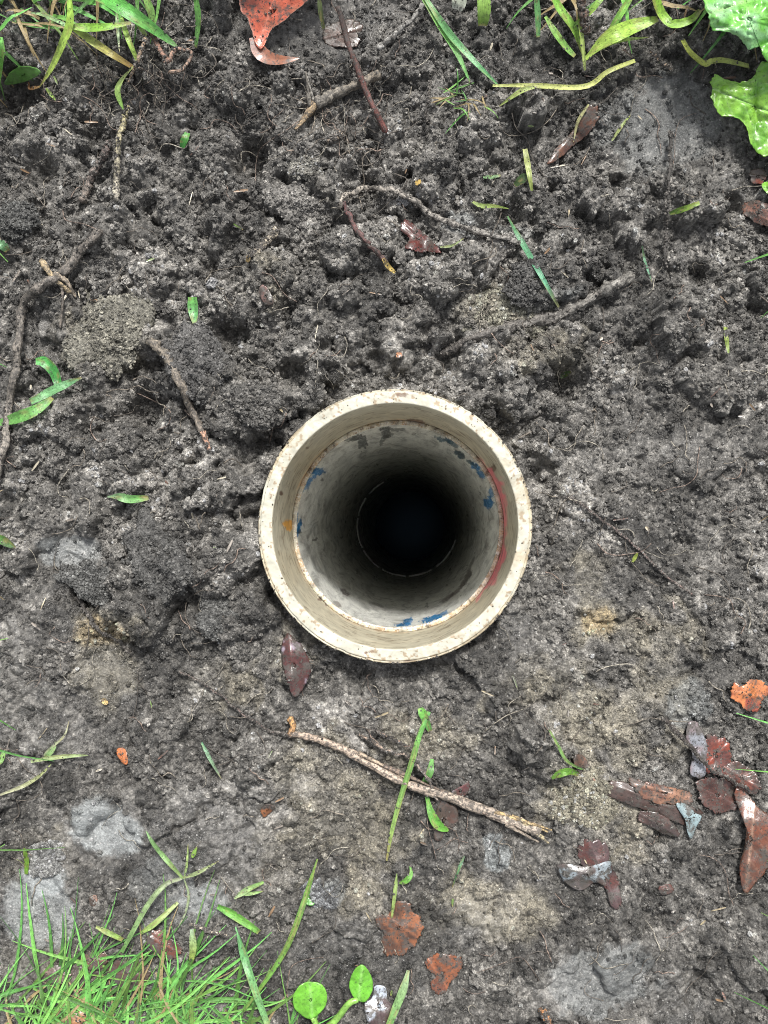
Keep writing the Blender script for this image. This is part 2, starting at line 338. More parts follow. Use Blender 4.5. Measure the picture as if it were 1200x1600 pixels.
def pipe_mat(name, inner):
    m, nt, p = mat(name); lk = nt.links.new
    at = N(nt, 'ShaderNodeAttribute', attribute_name='Col'); tc = N(nt, 'ShaderNodeTexCoord')
    mp = N(nt, 'ShaderNodeMapping'); lk(tc.outputs['Object'], mp.inputs[0]); mp.inputs['Scale'].default_value = (1, 1, .35 if inner else 1)
    n1 = N(nt, 'ShaderNodeTexNoise', Scale=320.0, Detail=5.0, Roughness=.65); lk(mp.outputs[0], n1.inputs['Vector'])
    n2 = N(nt, 'ShaderNodeTexNoise', Scale=45.0, Detail=5.0, Roughness=.6, Distortion=1.8); lk(mp.outputs[0], n2.inputs['Vector'])
    c = mixrgb(nt, at.outputs['Color'], ramp(nt, n2.outputs[0], [(.3, g(.72)), (.7, g(1.15))]), 1.0, 'MULTIPLY')
    speck = ramp(nt, n1.outputs[0], [(.63 if inner else .67, g(0)), (.67 if inner else .71, g(.75))])
    c = mixrgb(nt, c, (.10, .055, .03, 1), speck)
    if inner:     # scuffs and dried swirls on the wall
        n3 = N(nt, 'ShaderNodeTexNoise', Scale=85.0, Detail=3.0, Roughness=.55, Distortion=3.5); lk(mp.outputs[0], n3.inputs['Vector'])
        sc = ramp(nt, n3.outputs[0], [(.475, g(0)), (.5, g(.65)), (.525, g(0))])
        c = mixrgb(nt, c, (.95, .96, .95, 1), sc)
        m6 = N(nt, 'ShaderNodeMapping'); lk(tc.outputs['Object'], m6.inputs[0]); m6.inputs['Scale'].default_value = (1, 1, .22)
        n6 = N(nt, 'ShaderNodeTexNoise', Scale=55.0, Detail=5.0, Roughness=.65, Distortion=2.0); lk(m6.outputs[0], n6.inputs['Vector'])
        c = mixrgb(nt, c, ramp(nt, n6.outputs[0], [(.36, g(.55)), (.48, g(.95)), (.62, g(1.15))]), 1.0, 'MULTIPLY')
        m4 = N(nt, 'ShaderNodeMapping'); lk(tc.outputs['Object'], m4.inputs[0]); m4.inputs['Scale'].default_value = (1, 1, .12)
        n4 = N(nt, 'ShaderNodeTexNoise', Scale=120.0, Detail=3.0); lk(m4.outputs[0], n4.inputs['Vector'])
        c = mixrgb(nt, c, (.05, .04, .03, 1), ramp(nt, n4.outputs[0], [(.68, g(0)), (.72, g(.7))]))
    lk(c, p.inputs['Base Color']); p.inputs['Roughness'].default_value = .32 if inner else .5
    b = N(nt, 'ShaderNodeBump', Strength=.35, Distance=.0006); lk(n1.outputs[0], b.inputs['Height']); lk(b.outputs[0], p.inputs['Normal'])
    return m
M_COLLAR = pipe_mat('cream_plastic', False); M_PIPE = pipe_mat('grey_plastic', True)
M_WATER, _nt, _p = mat('dark_water')
_p.inputs['Base Color'].default_value = (.004, .006, .010, 1); _p.inputs['Roughness'].default_value = .13; _p.inputs['IOR'].default_value = 1.33
_p.inputs['Specular IOR Level'].default_value = .12

# ------------------------------------------------------------------ object helpers
EXTRA = []      # points on clods, roots and leaves to which crumbs cling: (xyz, colour, share)
def tag(o, label=None, cat=None, group=None, kind=None):
    if label: o['label'] = label
    if cat: o['category'] = cat
    if group: o['group'] = group
    if kind: o['kind'] = kind
    return o
def mk(name, V, Fc, col=None, m=None, uv=None, parent=None, recentre=True, smooth=True):
    V = np.asarray(V, float)
    o0 = np.zeros(3)
    if recentre and parent is None:
        o0 = np.array([V[:, 0].mean(), V[:, 1].mean(), V[:, 2].min()])
    me = bpy.data.meshes.new(name)
    if isinstance(Fc, np.ndarray):
        nf = len(Fc); k = Fc.shape[1]
        me.vertices.add(len(V)); me.vertices.foreach_set('co', (V-o0).astype(np.float32).ravel())
        me.loops.add(nf*k); me.loops.foreach_set('vertex_index', Fc.astype(np.int32).ravel())
        me.polygons.add(nf); me.polygons.foreach_set('loop_start', np.arange(0, nf*k, k, dtype=np.int32))
        me.update(calc_edges=True); me.validate()
    else:
        me.from_pydata((V-o0).tolist(), [], Fc)
    if smooth: me.polygons.foreach_set('use_smooth', [True]*len(me.polygons))
    if col is not None:
        c = np.ones((len(V), 4)); c[:, :3] = np.clip(np.asarray(col), 0, 1)
        a = me.color_attributes.new('Col', 'FLOAT_COLOR', 'POINT'); a.data.foreach_set('color', c.astype(np.float32).ravel())
    if uv is not None:
        l = me.uv_layers.new(name='UVMap'); vi = np.zeros(len(me.loops), dtype=np.int32); me.loops.foreach_get('vertex_index', vi)
        l.data.foreach_set('uv', np.asarray(uv, float)[vi].astype(np.float32).ravel())
    if m: me.materials.append(m)
    o = bpy.data.objects.new(name, me); C.objects.link(o); o.location = o0
    if parent: o.parent = parent; o.location = (0, 0, 0)
    return o
def gridF(nu, nv, closed=False, off=0):
    i = np.arange(nu-1)[:, None]; j = np.arange(nv if closed else nv-1)[None, :]; j2 = (j+1) % nv
    a = i*nv+j; b = i*nv+j2; c = (i+1)*nv+j2; d = (i+1)*nv+j
    return np.stack([a, b, c, d], -1).reshape(-1, 4)+off
def interp(P, n):
    """smooth resample of control rows (Catmull-Rom)"""
    P = np.asarray(P, float); k = len(P)
    if k == 2: t = np.linspace(0, 1, n)[:, None]; return P[0]*(1-t)+P[1]*t
    Q = np.vstack([2*P[0]-P[1], P, 2*P[-1]-P[-2]]); t = np.linspace(0, k-1-1e-9, n); i = t.astype(int); f = (t-i)[:, None]
    p0, p1, p2, p3 = Q[i], Q[i+1], Q[i+2], Q[i+3]
    return .5*((2*p1)+(-p0+p2)*f+(2*p0-5*p1+4*p2-p3)*f*f+(-p0+3*p1-3*p2+p3)*f**3)
def frames(Pt):
    T = np.gradient(Pt, axis=0); T /= np.linalg.norm(T, axis=1)[:, None]+1e-12
    B = np.cross(T, np.array([0, 0, 1.0])); B /= np.linalg.norm(B, axis=1)[:, None]+1e-12
    return T, B, np.cross(B, T)
def pathw(pts, n, A=None):
    """pts: (px, py, mm above the ground) -> world path"""
    Q = interp([(p[0], p[1], p[2] if len(p) > 2 else 1.0) for p in pts], n)
    x, y, z = hit(Q[:, 0], Q[:, 1], Q[:, 2]*.001, A)
    for _ in range(2): z[1:-1] = (z[:-2]+2*z[1:-1]+z[2:])/4
    x, y = p2w(Q[:, 0], Q[:, 1], z)
    return np.stack([x, y, z], 1)
PXM = ZM/F
def ribbon_geo(pts, wpx, n=14, nc=3, fold=.35, c0=(.05,.12,.02), c1=(.08,.2,.03), tip=.12, base=.55, wave=0, seed=0, wpos=.35):
    P = pathw(pts, n); T, B, U = frames(P); u = np.linspace(0, 1, n)
    prof = np.where(u < wpos, base+(1-base)*sstep(0, wpos, u), tip+(1-tip)*np.cos(np.clip((u-wpos)/(1-wpos), 0, 1)*math.pi/2)**.8)
    hw = wpx*PXM*.5*prof
    v = np.linspace(-1, 1, nc)
    tw = wave*np.sin(u*5+seed)
    V = []; 
    for k in range(n):
        b = B[k]*math.cos(tw[k])+U[k]*math.sin(tw[k]); up = np.cross(b, T[k])
        V.append(P[k]+np.outer(v*hw[k], b)+np.outer(np.abs(v)*hw[k]*fold, up))
    V = np.concatenate(V); c0 = np.array(c0); c1 = np.array(c1)
    cc = (c0[None]*(1-u[:, None])+c1[None]*u[:, None]); cc = np.repeat(cc, nc, 0)*np.tile(np.where(np.abs(v) < .2, 1.12, 1), n)[:, None]
    U_ = np.repeat(u, nc); V_ = np.tile(v, n)
    cc = cc*(1+.38*fbm(U_*3+seed, V_*.7+seed, 2.2, 3, seed % 40))[:, None]
    if c0[1] > c0[0]*1.15:
        bt = (sstep(.86+.1*math.sin(seed*2.3), 1.0, U_)*(.75 if seed % 3 else .1)+.55*sstep(.42, .6, vnoise(U_*4+seed, V_*1.3, 1.7, (seed*7) % 60)))[:, None]
        cc = cc*(1-bt)+np.array((.30, .24, .10))*bt
    L = np.linalg.norm(np.diff(P, axis=0), axis=1).sum()
    uv = np.stack([np.repeat(u*L*100, nc), np.tile(v, n)+seed*3.1], 1)
    return V, gridF(n, nc), cc, uv
def ribbon(name, label, cat, pts, wpx, m=None, group=None, **k):
    V, Fc, cc, uv = ribbon_geo(pts, wpx, **k)
    EXTRA.append((V, (.10, .09, .08), .07, .5))
    o = mk(name, V, Fc, cc, m or M_GRASS, uv)
    return tag(o, label, cat, group)
def tube_geo(pts, r0, r1=None, n=24, s=8, col=(.2,.17,.13), col2=None, rough=.18, seed=0, flat=1.0, wig=0.0, A=None, capz=True):
    P = pathw(pts, n, A)
    u = np.linspace(0, 1, n)
    if wig: P[:, 0] += wig*vnoise(u*n*.35, u*0, 1, seed+1); P[:, 1] += wig*vnoise(u*n*.35, u*0, 1, seed+5)
    T, B, U = frames(P)
    r1 = r0 if r1 is None else r1; rad = (r0*(1-u)+r1*u)*PXM*.5
    th = np.arange(s)/s*2*math.pi
    TH, UU = np.meshgrid(th, u)
    rn = 1+rough*vnoise(np.cos(TH)*1.5+UU*n*.5, np.sin(TH)*1.5+seed, 1.3, seed)+rough*.7*vnoise(UU*n*.8, TH*0+seed, 1, seed+2)
    rr = rad[:, None]*rn
    V = P[:, None, :]+B[:, None, :]*(rr*np.cos(TH))[..., None]+U[:, None, :]*(rr*np.sin(TH)*flat)[..., None]
    V = V.reshape(-1, 3); V = np.vstack([V, P[0]-T[0]*rad[0]*.3, P[-1]+T[-1]*rad[-1]*.5])
    c2 = col if col2 is None else col2
    cc = (np.array(col)[None]*(1-u[:, None])+np.array(c2)[None]*u[:, None]); cc = np.repeat(cc, s, 0)
    cc = cc*(1+.35*vnoise(np.repeat(u, s)*n*.6, np.tile(th, n), 1, seed+7))[:, None]
    cc = np.vstack([cc, cc[0], cc[-1]])
    L = np.linalg.norm(np.diff(P, axis=0), axis=1).sum()
    uv = np.stack([np.repeat(u*L*12, s), np.tile(np.abs(th/math.pi-1)*.6, n)+seed], 1); uv = np.vstack([uv, uv[0], uv[-1]])
    q = gridF(n, s, True)
    F3 = [tuple(f) for f in q]+[(n*s, (j+1) % s, j) for j in range(s)]+[(n*s+1, (n-1)*s+j, (n-1)*s+(j+1) % s) for j in range(s)]
    return V, F3, cc, uv
def tube(name, label, cat, pts, r0, r1=None, group=None, m=None, parent=None, **k):
    V, Fc, cc, uv = tube_geo(pts, r0, r1, **k)
    if parent is None or (label is None and name in ('root_stem', 'wood_shaft', 'stick_shaft')): EXTRA.append((V, (.11, .10, .09), .05 if name in ('twig', 'stick_shaft', 'wood_shaft') else (.45 if name != 'leaf_stalk' else 0), .75))
    o = mk(name, V, Fc, cc, m or M_BARK, uv, parent, recentre=parent is None)
    if parent: return o
    return tag(o, label, cat, group)
def join(geos):
    V = []; Fc = []; cc = []; uv = []; o = 0
    for a, b, c, d in geos:
        V.append(a); cc.append(c); uv.append(d); Fc += [tuple(int(i)+o for i in f) for f in b]; o += len(a)
    return np.vstack(V), Fc, np.vstack(cc), np.vstack(uv)

def patch_geo(poly, h, col, amp=1.2, freq=60, nr=12, nt=64, jag=.04, rib=None, colr=None, lift=None, seed=0, dark=None, veins=7, vein_col=None, domed=0.0, crinkle=0.0):
    """a leaf of free outline: rings from its middle to its edge, bent over the ground"""
    P = np.asarray(poly, float); c = P.mean(0)
    Pq = interp(np.vstack([P[-1:], P, P[:2]]), (len(P)+2)*6+1)[6:-6]; P = Pq[:-1]      # rounded corners
    d = np.linalg.norm(np.roll(P, -1, 0)-P, axis=1); s = np.r_[0, np.cumsum(d)]; t = np.linspace(0, s[-1], nt, endpoint=False)
    Pc = np.vstack([P, P[:1]]); ox = np.interp(t, s, Pc[:, 0]); oy = np.interp(t, s, Pc[:, 1])
    jn = 1+jag*.8*vnoise(t, t*0, .16, seed)+jag*.8*vnoise(t, t*0, .5, seed+1)
    ox = c[0]+(ox-c[0])*jn; oy = c[1]+(oy-c[1])*jn
    f = np.linspace(0.0, 1, nr+1)[1:]
    px = c[0]+(ox-c[0])[None]*f[:, None]; py = c[1]+(oy-c[1])[None]*f[:, None]
    px = np.r_[c[0], px.ravel()]; py = np.r_[c[1], py.ravel()]; ff = np.r_[0, np.repeat(f, nt)]
    if rib is None: a = np.array([P[:, 0].min(), c[1]]); b = np.array([P[:, 0].max(), c[1]])
    else: a, b = np.array(rib[0], float), np.array(rib[1], float)
    ax = b-a; Lr = np.linalg.norm(ax); ax /= Lr; rx = px-a[0]; ry = py-a[1]; u = (rx*ax[0]+ry*ax[1])/Lr; v = (rx*ax[1]-ry*ax[0])
    hv = np.full(px.shape, float(h))
    if lift is not None: hv = hv+lift(px, py, u, v, ff)
    hv = hv+amp*fbm(px, py, 1/freq, 3, seed+3)+domed*(1-ff**2)
    mr = np.exp(-(v/2.2)**2); hv = hv+.35*mr
    ph = (u*veins-np.abs(v)/Lr*veins*1.0) % 1.0; vn = np.exp(-((ph-.5)/.07)**2)
    hv = hv-.12*vn
    if crinkle: hv = hv+crinkle*(np.abs(vnoise(px, py, 1/11., seed+9))*.9+np.abs(vnoise(px, py, 1/26., seed+12))*2.4)-crinkle*1.1*mr
    x, y, z = hit(px, py, hv*.001); V = np.stack([x, y, z], 1)
    cc = np.array(col)[None]*(1+.28*fbm(px, py, .05, 3, seed+5))[:, None]
    if colr is not None:
        mm = sstep(-.2, .25, fbm(px, py, .045, 4, seed+8))[:, None]; cc = cc*(1-mm)+np.array(colr)*mm
    if vein_col is not None: q = (np.clip(.75*mr+.35*vn, 0, 1))[:, None]; cc = cc*(1-q)+np.array(vein_col)*q
    if dark is not None: cc = dark(px, py, u, v, ff, cc)
    Fc = [(0, 1+(j+1) % nt, 1+j) for j in range(nt)]+[tuple(q) for q in gridF(nr, nt, True, 1)[:, ::-1]]
    uv = np.stack([px*.02, py*.02], 1)
    return V, Fc, cc, uv
def leaf(name, label, cat, poly, h, col, m=None, group=None, thick=.00035, **k):
    V, Fc, cc, uv = patch_geo(poly, h, col, **k)
    if name != 'green_leaf': EXTRA.append((V, (.09, .08, .07), .045, .6))
    o = mk(name, V, Fc, cc, m or M_DEAD, uv); tag(o, label, cat, group)
    s = o.modifiers.new('thickness', 'SOLIDIFY'); s.thickness = thick; s.offset = -1
    return o

# ------------------------------------------------------------------ the ground sheet
def axis_ext(a):
    st = []; d = ST; p = 0
    while p < 40: d = min(d*1.22, 4.0); p += d; st.append(p)
    st = np.array(st); return np.r_[a[0]-st[::-1], a, a[-1]+st], len(st)
ex, kx = axis_ext(GX); ey, ky = axis_ext(GY)
EX, EY = np.meshgrid(ex, ey)
def far_h(x, y):
    r = np.hypot(x, y); return base_h(np.clip(x, -.8, .8), np.clip(y, -.8, .8))+.05*fbm(x, y, .6, 3, 90)*sstep(.7, 4, r)
EH = far_h(EX, EY); EH[ky:ky+ny, kx:kx+nx] = H
EC = np.zeros(EX.shape+(3,))+np.array((.11, .105, .098))
EC *= (1+.4*fbm(EX, EY, 25, 3, 60))[..., None]
EC[ky:ky+ny, kx:kx+nx] = col
EW = np.full(EX.shape, .45); EW[ky:ky+ny, kx:kx+nx] = wet
NX, NY = len(ex), len(ey)
Fg = gridF(NY, NX)
pc = RIM+AX*.02
fcx = EX[:-1, :-1].ravel()+ST/2; fcy = EY[:-1, :-1].ravel()+ST/2
Fg = Fg[np.hypot(fcx-pc.x, fcy-pc.y) > .0825]
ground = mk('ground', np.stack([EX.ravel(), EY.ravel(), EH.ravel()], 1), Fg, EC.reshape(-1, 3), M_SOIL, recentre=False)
wa = ground.data.attributes.new('Wet', 'FLOAT', 'POINT'); wa.data.foreach_set('value', EW.astype(np.float32).ravel())
tag(ground, kind='structure')

# ------------------------------------------------------------------ loose crumbs of soil (instanced)
def crumbs(name, n, r0, r1, pw, sub, clumpy, extra=0.0, vari=.48):
    x = NR.uniform(GX[0]-.12, GX[-1]+.12, n); y = NR.uniform(GY[0]-.12, GY[-1]+.12, n)
    inside = (x > GX[0]) & (x < GX[-1]) & (y > GY[0]) & (y < GY[-1])
    ro = np.where(inside, samp(ROUGH, x, y), .8); q = ro*(.45+.55*np.where(inside, samp(lump, x, y), .7))*np.clip(1.15+2.2*clumpy*fbm(x, y, 45, 3, 33), 0, 1)
    keep = (NR.rand(n) < q) & (np.hypot(x-pc.x, y-pc.y) > .0895)
    x, y, inside = x[keep], y[keep], inside[keep]; n = len(x)
    rad = r0+(r1-r0)*NR.rand(n)**pw
    z = np.where(inside, samp(H, x, y), base_h(x, y))+rad*NR.uniform(-.25, .55, n)
    c = np.stack([np.where(inside, samp(col[..., k], x, y), .06) for k in range(3)], 1)
    c = c/np.maximum(c.mean(1), .02)[:, None]*np.clip(c.mean(1), .03, .4)[:, None]
    if extra:
        for P_, c_, sh, big in EXTRA:
            k_ = np.where(NR.rand(len(P_)) < sh*extra)[0]
            if not len(k_): continue
            rd = (r0+(r1-r0)*NR.rand(len(k_))**pw*.8)*big
            x = np.r_[x, P_[k_, 0]]; y = np.r_[y, P_[k_, 1]]; z = np.r_[z, P_[k_, 2]+rd*.2]; rad = np.r_[rad, rd]; c = np.vstack([c, np.zeros((len(k_), 3))+np.array(c_)])
        n = len(x)
    c *= np.clip(np.exp(NR.normal(0, vari, n)), .3, 2.0)[:, None]; c = np.minimum(c, .42)
    me = bpy.data.meshes.new(name); me.vertices.add(n); me.vertices.foreach_set('co', np.stack([x, y, z], 1).astype(np.float32).ravel())
    a = me.attributes.new('Col', 'FLOAT_COLOR', 'POINT'); a.data.foreach_set('color', np.c_[np.clip(c, 0, 1), np.ones(n)].astype(np.float32).ravel())
    a = me.attributes.new('scl', 'FLOAT_VECTOR', 'POINT'); sc = rad[:, None]*NR.uniform(.65, 1.3, (n, 3)); a.data.foreach_set('vector', sc.astype(np.float32).ravel())
    a = me.attributes.new('rot', 'FLOAT_VECTOR', 'POINT'); a.data.foreach_set('vector', NR.uniform(0, 6.28, (n, 3)).astype(np.float32).ravel())
    a = me.attributes.new('idx', 'INT', 'POINT'); a.data.foreach_set('value', NR.randint(0, 4, n).astype(np.int32))
    o = bpy.data.objects.new(name, me); C.objects.link(o)
    t = bpy.data.node_groups.new(name, 'GeometryNodeTree')
    t.interface.new_socket('Geometry', in_out='INPUT', socket_type='NodeSocketGeometry'); t.interface.new_socket('Geometry', in_out='OUTPUT', socket_type='NodeSocketGeometry')
    gi = t.nodes.new('NodeGroupInput'); go = t.nodes.new('NodeGroupOutput'); lk = t.links.new
    g2i = t.nodes.new('GeometryNodeGeometryToInstance')
    for v in range(4):
        ico = t.nodes.new('GeometryNodeMeshIcoSphere'); ico.inputs['Radius'].default_value = 1; ico.inputs['Subdivisions'].default_value = sub
        pos = t.nodes.new('GeometryNodeInputPosition'); nz = t.nodes.new('ShaderNodeTexNoise'); nz.noise_dimensions = '4D'
        nz.inputs['Scale'].default_value = 1.8; nz.inputs['Detail'].default_value = 3; nz.inputs['W'].default_value = v*3.7+1; lk(pos.outputs[0], nz.inputs['Vector'])
        sub_ = t.nodes.new('ShaderNodeVectorMath'); sub_.operation = 'SUBTRACT'; lk(nz.outputs['Color'], sub_.inputs[0]); sub_.inputs[1].default_value = (.5, .5, .5)
        ml = t.nodes.new('ShaderNodeVectorMath'); ml.operation = 'SCALE'; lk(sub_.outputs[0], ml.inputs[0]); ml.inputs['Scale'].default_value = 2.4
        sp = t.nodes.new('GeometryNodeSetPosition'); lk(ico.outputs[0], sp.inputs['Geometry']); lk(ml.outputs[0], sp.inputs['Offset'])
        sm_ = t.nodes.new('GeometryNodeSetMaterial'); sm_.inputs['Material'].default_value = M_CRUMB; lk(sp.outputs[0], sm_.inputs['Geometry'])
        lk(sm_.outputs[0], g2i.inputs[0])
    m2p = t.nodes.new('GeometryNodeMeshToPoints'); lk(gi.outputs[0], m2p.inputs[0])
    iop = t.nodes.new('GeometryNodeInstanceOnPoints'); lk(m2p.outputs[0], iop.inputs['Points']); lk(g2i.outputs[0], iop.inputs['Instance']); iop.inputs['Pick Instance'].default_value = True
    def na(nm, ty):
        q = t.nodes.new('GeometryNodeInputNamedAttribute'); q.data_type = ty; q.inputs['Name'].default_value = nm; return q.outputs[0]
    lk(na('idx', 'INT'), iop.inputs['Instance Index']); lk(na('scl', 'FLOAT_VECTOR'), iop.inputs['Scale'])
    e2r = t.nodes.new('FunctionNodeEulerToRotation'); lk(na('rot', 'FLOAT_VECTOR'), e2r.inputs[0]); lk(e2r.outputs[0], iop.inputs['Rotation'])
    lk(iop.outputs[0], go.inputs[0])
    md = o.modifiers.new('scatter', 'NODES'); md.node_group = t
    return o
# ------------------------------------------------------------------ single clods one could pick up
def clod(cx, cy, r, label, c=(.12, .115, .106), asp=1.2, rot=0.0, hgt=.5, emb=.06):
    import bmesh
    bm = bmesh.new(); bmesh.ops.create_icosphere(bm, subdivisions=5, radius=1)
    V = np.array([v.co[:] for v in bm.verts]); Fc = np.array([[v.index for v in f.verts] for f in bm.faces]); bm.free()
    sd = int(cx+cy) % 97
    def n3(f, s): return (vnoise(V[:, 0]+V[:, 2]*.7, V[:, 1]-V[:, 2]*.6, f, s)+vnoise(V[:, 1]+3, V[:, 2]+V[:, 0]*.5, f, s+1))*.5
    k = 1+.75*n3(1.1, sd)+.42*n3(2.6, sd+2)+.22*n3(8, sd+4)+.15*n3(18, sd+6)
    V = V*k[:, None]
    rad = r*PXM; V = V*np.array([rad*asp, rad/asp*1.05, rad*hgt])
    a = math.radians(-rot); V = V@np.array([[math.cos(a), math.sin(a), 0], [-math.sin(a), math.cos(a), 0], [0, 0, 1]])
    x, y, z = [float(q) for q in hit(cx, cy, 0.0, Hclod_b)]
    V = V+np.array([x, y, z+rad*emb])
    cc = np.array(c)[None]*(1+.45*fbm(V[:, 0], V[:, 1], 220, 3, sd))[:, None]
    EXTRA.append((V[V[:, 2] > z-.001], c, .75 , 1.0))
    o = mk('soil_clod', V, Fc, cc, M_SOIL); at = o.data.attributes.new('Wet', 'FLOAT', 'POINT'); at.data.foreach_set('value', np.full(len(V), .3, dtype=np.float32))
    return tag(o, label, 'clod', 'clods of soil lying on the ground')
Hclod_b = box(H, 6)
clod(490, 322, 38, 'pale grey crumbly clod left of the dark red twig, above the pipe', (.21, .20, .185))
clod(168, 530, 50, 'largest pale clod, tan-grey and angular, right of the long root at left', (.21, .20, .165), 1.1, 20, .36)
clod(785, 492, 42, 'tan flattened clod under the grey branch end', (.25, .24, .19), 1.3, -10, .4)
clod(390, 640, 34, 'dark rounded clod just right of the tip of the orange-ended twig')
clod(250, 880, 44, 'broad dark clod left of the pipe, below the small green leaf bit', (.095, .093, .088), 1.15, 60, .5)
clod(345, 965, 28, 'small grey clod below left of the pipe rim', (.11, .11, .105))
clod(905, 1245, 40, 'pale tan clod beside the green curl, right of the broken stick end', (.28, .26, .20), 1.1, 0, .35)
clod(835, 445, 30, 'dark clod beside the blue-green blade', (.08, .078, .074))
clod(310, 575, 38, 'grey clod right of the orange-ended twig', (.105, .102, .098), 1.1, 40, .5)
clod(70, 1345, 24, 'small pale grey clod by the left edge above the grass', (.26, .26, .25), 1.2, 0, .4)
clod(480, 262, 17, 'little pale clod under the split wooden piece', (.26, .25, .22))
clod(25, 345, 26, 'grey clod at the left edge above the long root', (.10, .10, .095))
clod(150, 905, 30, 'flat grey clod at left below the smeared pale mud', (.11, .11, .105), 1.4, 10, .4)
clod(500, 1395, 22, 'small bluish clod beside the long grass stem at the bottom', (.17, .175, .18), 1.1, 0, .45)

# ------------------------------------------------------------------ the pipe
pipe = bpy.data.objects.new('drain_pipe', None); C.objects.link(pipe); pipe.location = RIM
pipe.rotation_mode = 'QUATERNION'; pipe.rotation_quaternion = Vector((0, 0, -1)).rotation_difference(AX)
tag(pipe, 'round cream plastic drain pipe sunk upright in the dark soil, stained and splashed with blue', 'pipe')
rq = np.array(pipe.rotation_quaternion.to_matrix())
def lathe(prof, n, closed_prof=False):
    th = np.arange(n)/n*2*math.pi; pr = np.asarray(prof, float)
    V = np.stack([pr[:, 0][:, None]*np.cos(th), pr[:, 0][:, None]*np.sin(th), np.repeat(pr[:, 1][:, None], n, 1)], -1).reshape(-1, 3)
    return V, gridF(len(pr), n, True)
def wpx(V):
    W = V@rq.T+np.array(RIM); return 600+F*W[:, 0]/(D-W[:, 2]), 800-F*W[:, 1]/(D-W[:, 2]), W
def pblob(px, py, L, c, col, wn, soft=.25):
    for a, b, rx, ry, ro, m in L:
        c = mixc(c, m*blob(px, py, a, b, rx, ry, ro, soft, wn), col)
    return c
NT = 900
DS = .101
# collar: top face, chamfered lip, inner wall down to the shoulder, outer wall
prof = [(.0783, -DS)]+[(.0783+.0001*0, z) for z in np.linspace(-DS, -.0012, 52)[1:]]+[(.0784, -.0007), (.0786, -.0003), (.0789, -.00005)]
prof += [(r, 0.0) for r in np.linspace(.0793, .0856, 12)]+[(.0859, -.0002), (.08605, -.0009), (.0865, -.0010), (.0869, -.0007), (.0873, -.0008), (.0876, -.0014), (.0877, -.0026)]
prof += [(.0877, z) for z in (-.01, -.03, -.06, -.09, -.12)]+[(.083, -.13), (.0800, -.131)]
V, Fc = lathe(prof, NT)
_a = np.arctan2(V[:, 1], V[:, 0]); _out = sstep(.080, .0865, np.hypot(V[:, 0], V[:, 1]))*(V[:, 2] > -.02)
_k = 1+.0035*vnoise(np.cos(_a)*2, np.sin(_a)*2, 1, 5)*_out-.005*_out*sstep(.45, .75, vnoise(np.cos(_a)*14, np.sin(_a)*14, 1, 15))
V[:, 0] *= _k; V[:, 1] *= _k
V[:, 2] += np.where(V[:, 2] > -.004, .00035*fbm(V[:, 0], V[:, 1], 260, 3, 51)-.0003*sstep(.5, .7, vnoise(np.cos(_a)*22, np.sin(_a)*22, 1, 25))*_out, 0)
px, py, W = wpx(V)
top = (V[:, 2] > -.0035) & (V[:, 0]**2+V[:, 1]**2 > .0785**2)
ang = np.arctan2(V[:, 1], V[:, 0]); rr_ = np.hypot(V[:, 0], V[:, 1])
cx_, cy_ = np.cos(ang)*.08, np.sin(ang)*.08
wall = np.array((.50, .465, .355)); face = np.array((.47, .455, .375))
c = np.where(top[:, None], face, wall)
w1 = .9*fbm(cx_*1+V[:, 2]*.6, cy_+V[:, 2]*.8, 120, 4, 2)
n_ = fbm(cx_, cy_, 28, 3, 8)
# rust and soil stains: on the face, along the shoulder
fl = top & (rr_ > .0852)
c = mixc(c, np.where(fl, .55*sstep(-.25, .35, n_+w1*.4), 0), (.45, .36, .22))
c = mixc(c, np.where(top, .4*sstep(.36, .5, w1), 0), (.46, .37, .24))
c = mixc(c, np.where(top, .8*sstep(.38, .5, fbm(V[:, 0], V[:, 1], 420, 2, 14)), 0), (.28, .20, .12))
nearS = sstep(-.082, -DS, V[:, 2])*(~top)
c = mixc(c, nearS*sstep(-.15, .45, w1+n_*.6)*.75*(.45+.55*(ang > .3)*(ang < 3.4)), (.62, .36, .15))
c = mixc(c, np.where(top, 0, .4*sstep(0.1, .6, n_+.3*w1)), (.42, .36, .24))
wn3 = .55*fbm(px, py, .10, 4, 4); wn4 = .5*fbm(px, py, .3, 3, 6)
c = pblob(px, py, [(452, 821, 8, 8, 0, .95), (446, 818, 5, 4, 0, .7)], c, (.85, .42, .06), wn4)
c = pblob(px, py, [(648, 659, 15, 4, 4, .9), (770, 733, 5, 7, 30, .8), (641, 1033, 10, 2, 0, .8), (572, 1020, 3, 2, 0, .9), (580, 1018, 4, 2, 0, .5), (500, 936, 4, 3, 0, .9), (511, 944, 4, 3, 0, .9), (781, 779, 3, 8, -10, .7), (439, 771, 3, 3, 0, .9), (480, 700, 3, 2, 0, .8), (627, 617, 10, 3, 0, .7)], c, (.12, .06, .035), wn4)
c = pblob(px, py, [(783, 815, 8, 55, 0, .85), (776, 762, 8, 34, -20, .85), (776, 880, 9, 32, 18, .9), (764, 900, 7, 26, 28, .85), (757, 733, 5, 18, -30, .5), (752, 925, 3, 18, 28, .7), (790, 795, 3, 30, -3, .4)], c, (.78, .20, .24), wn3*.9)
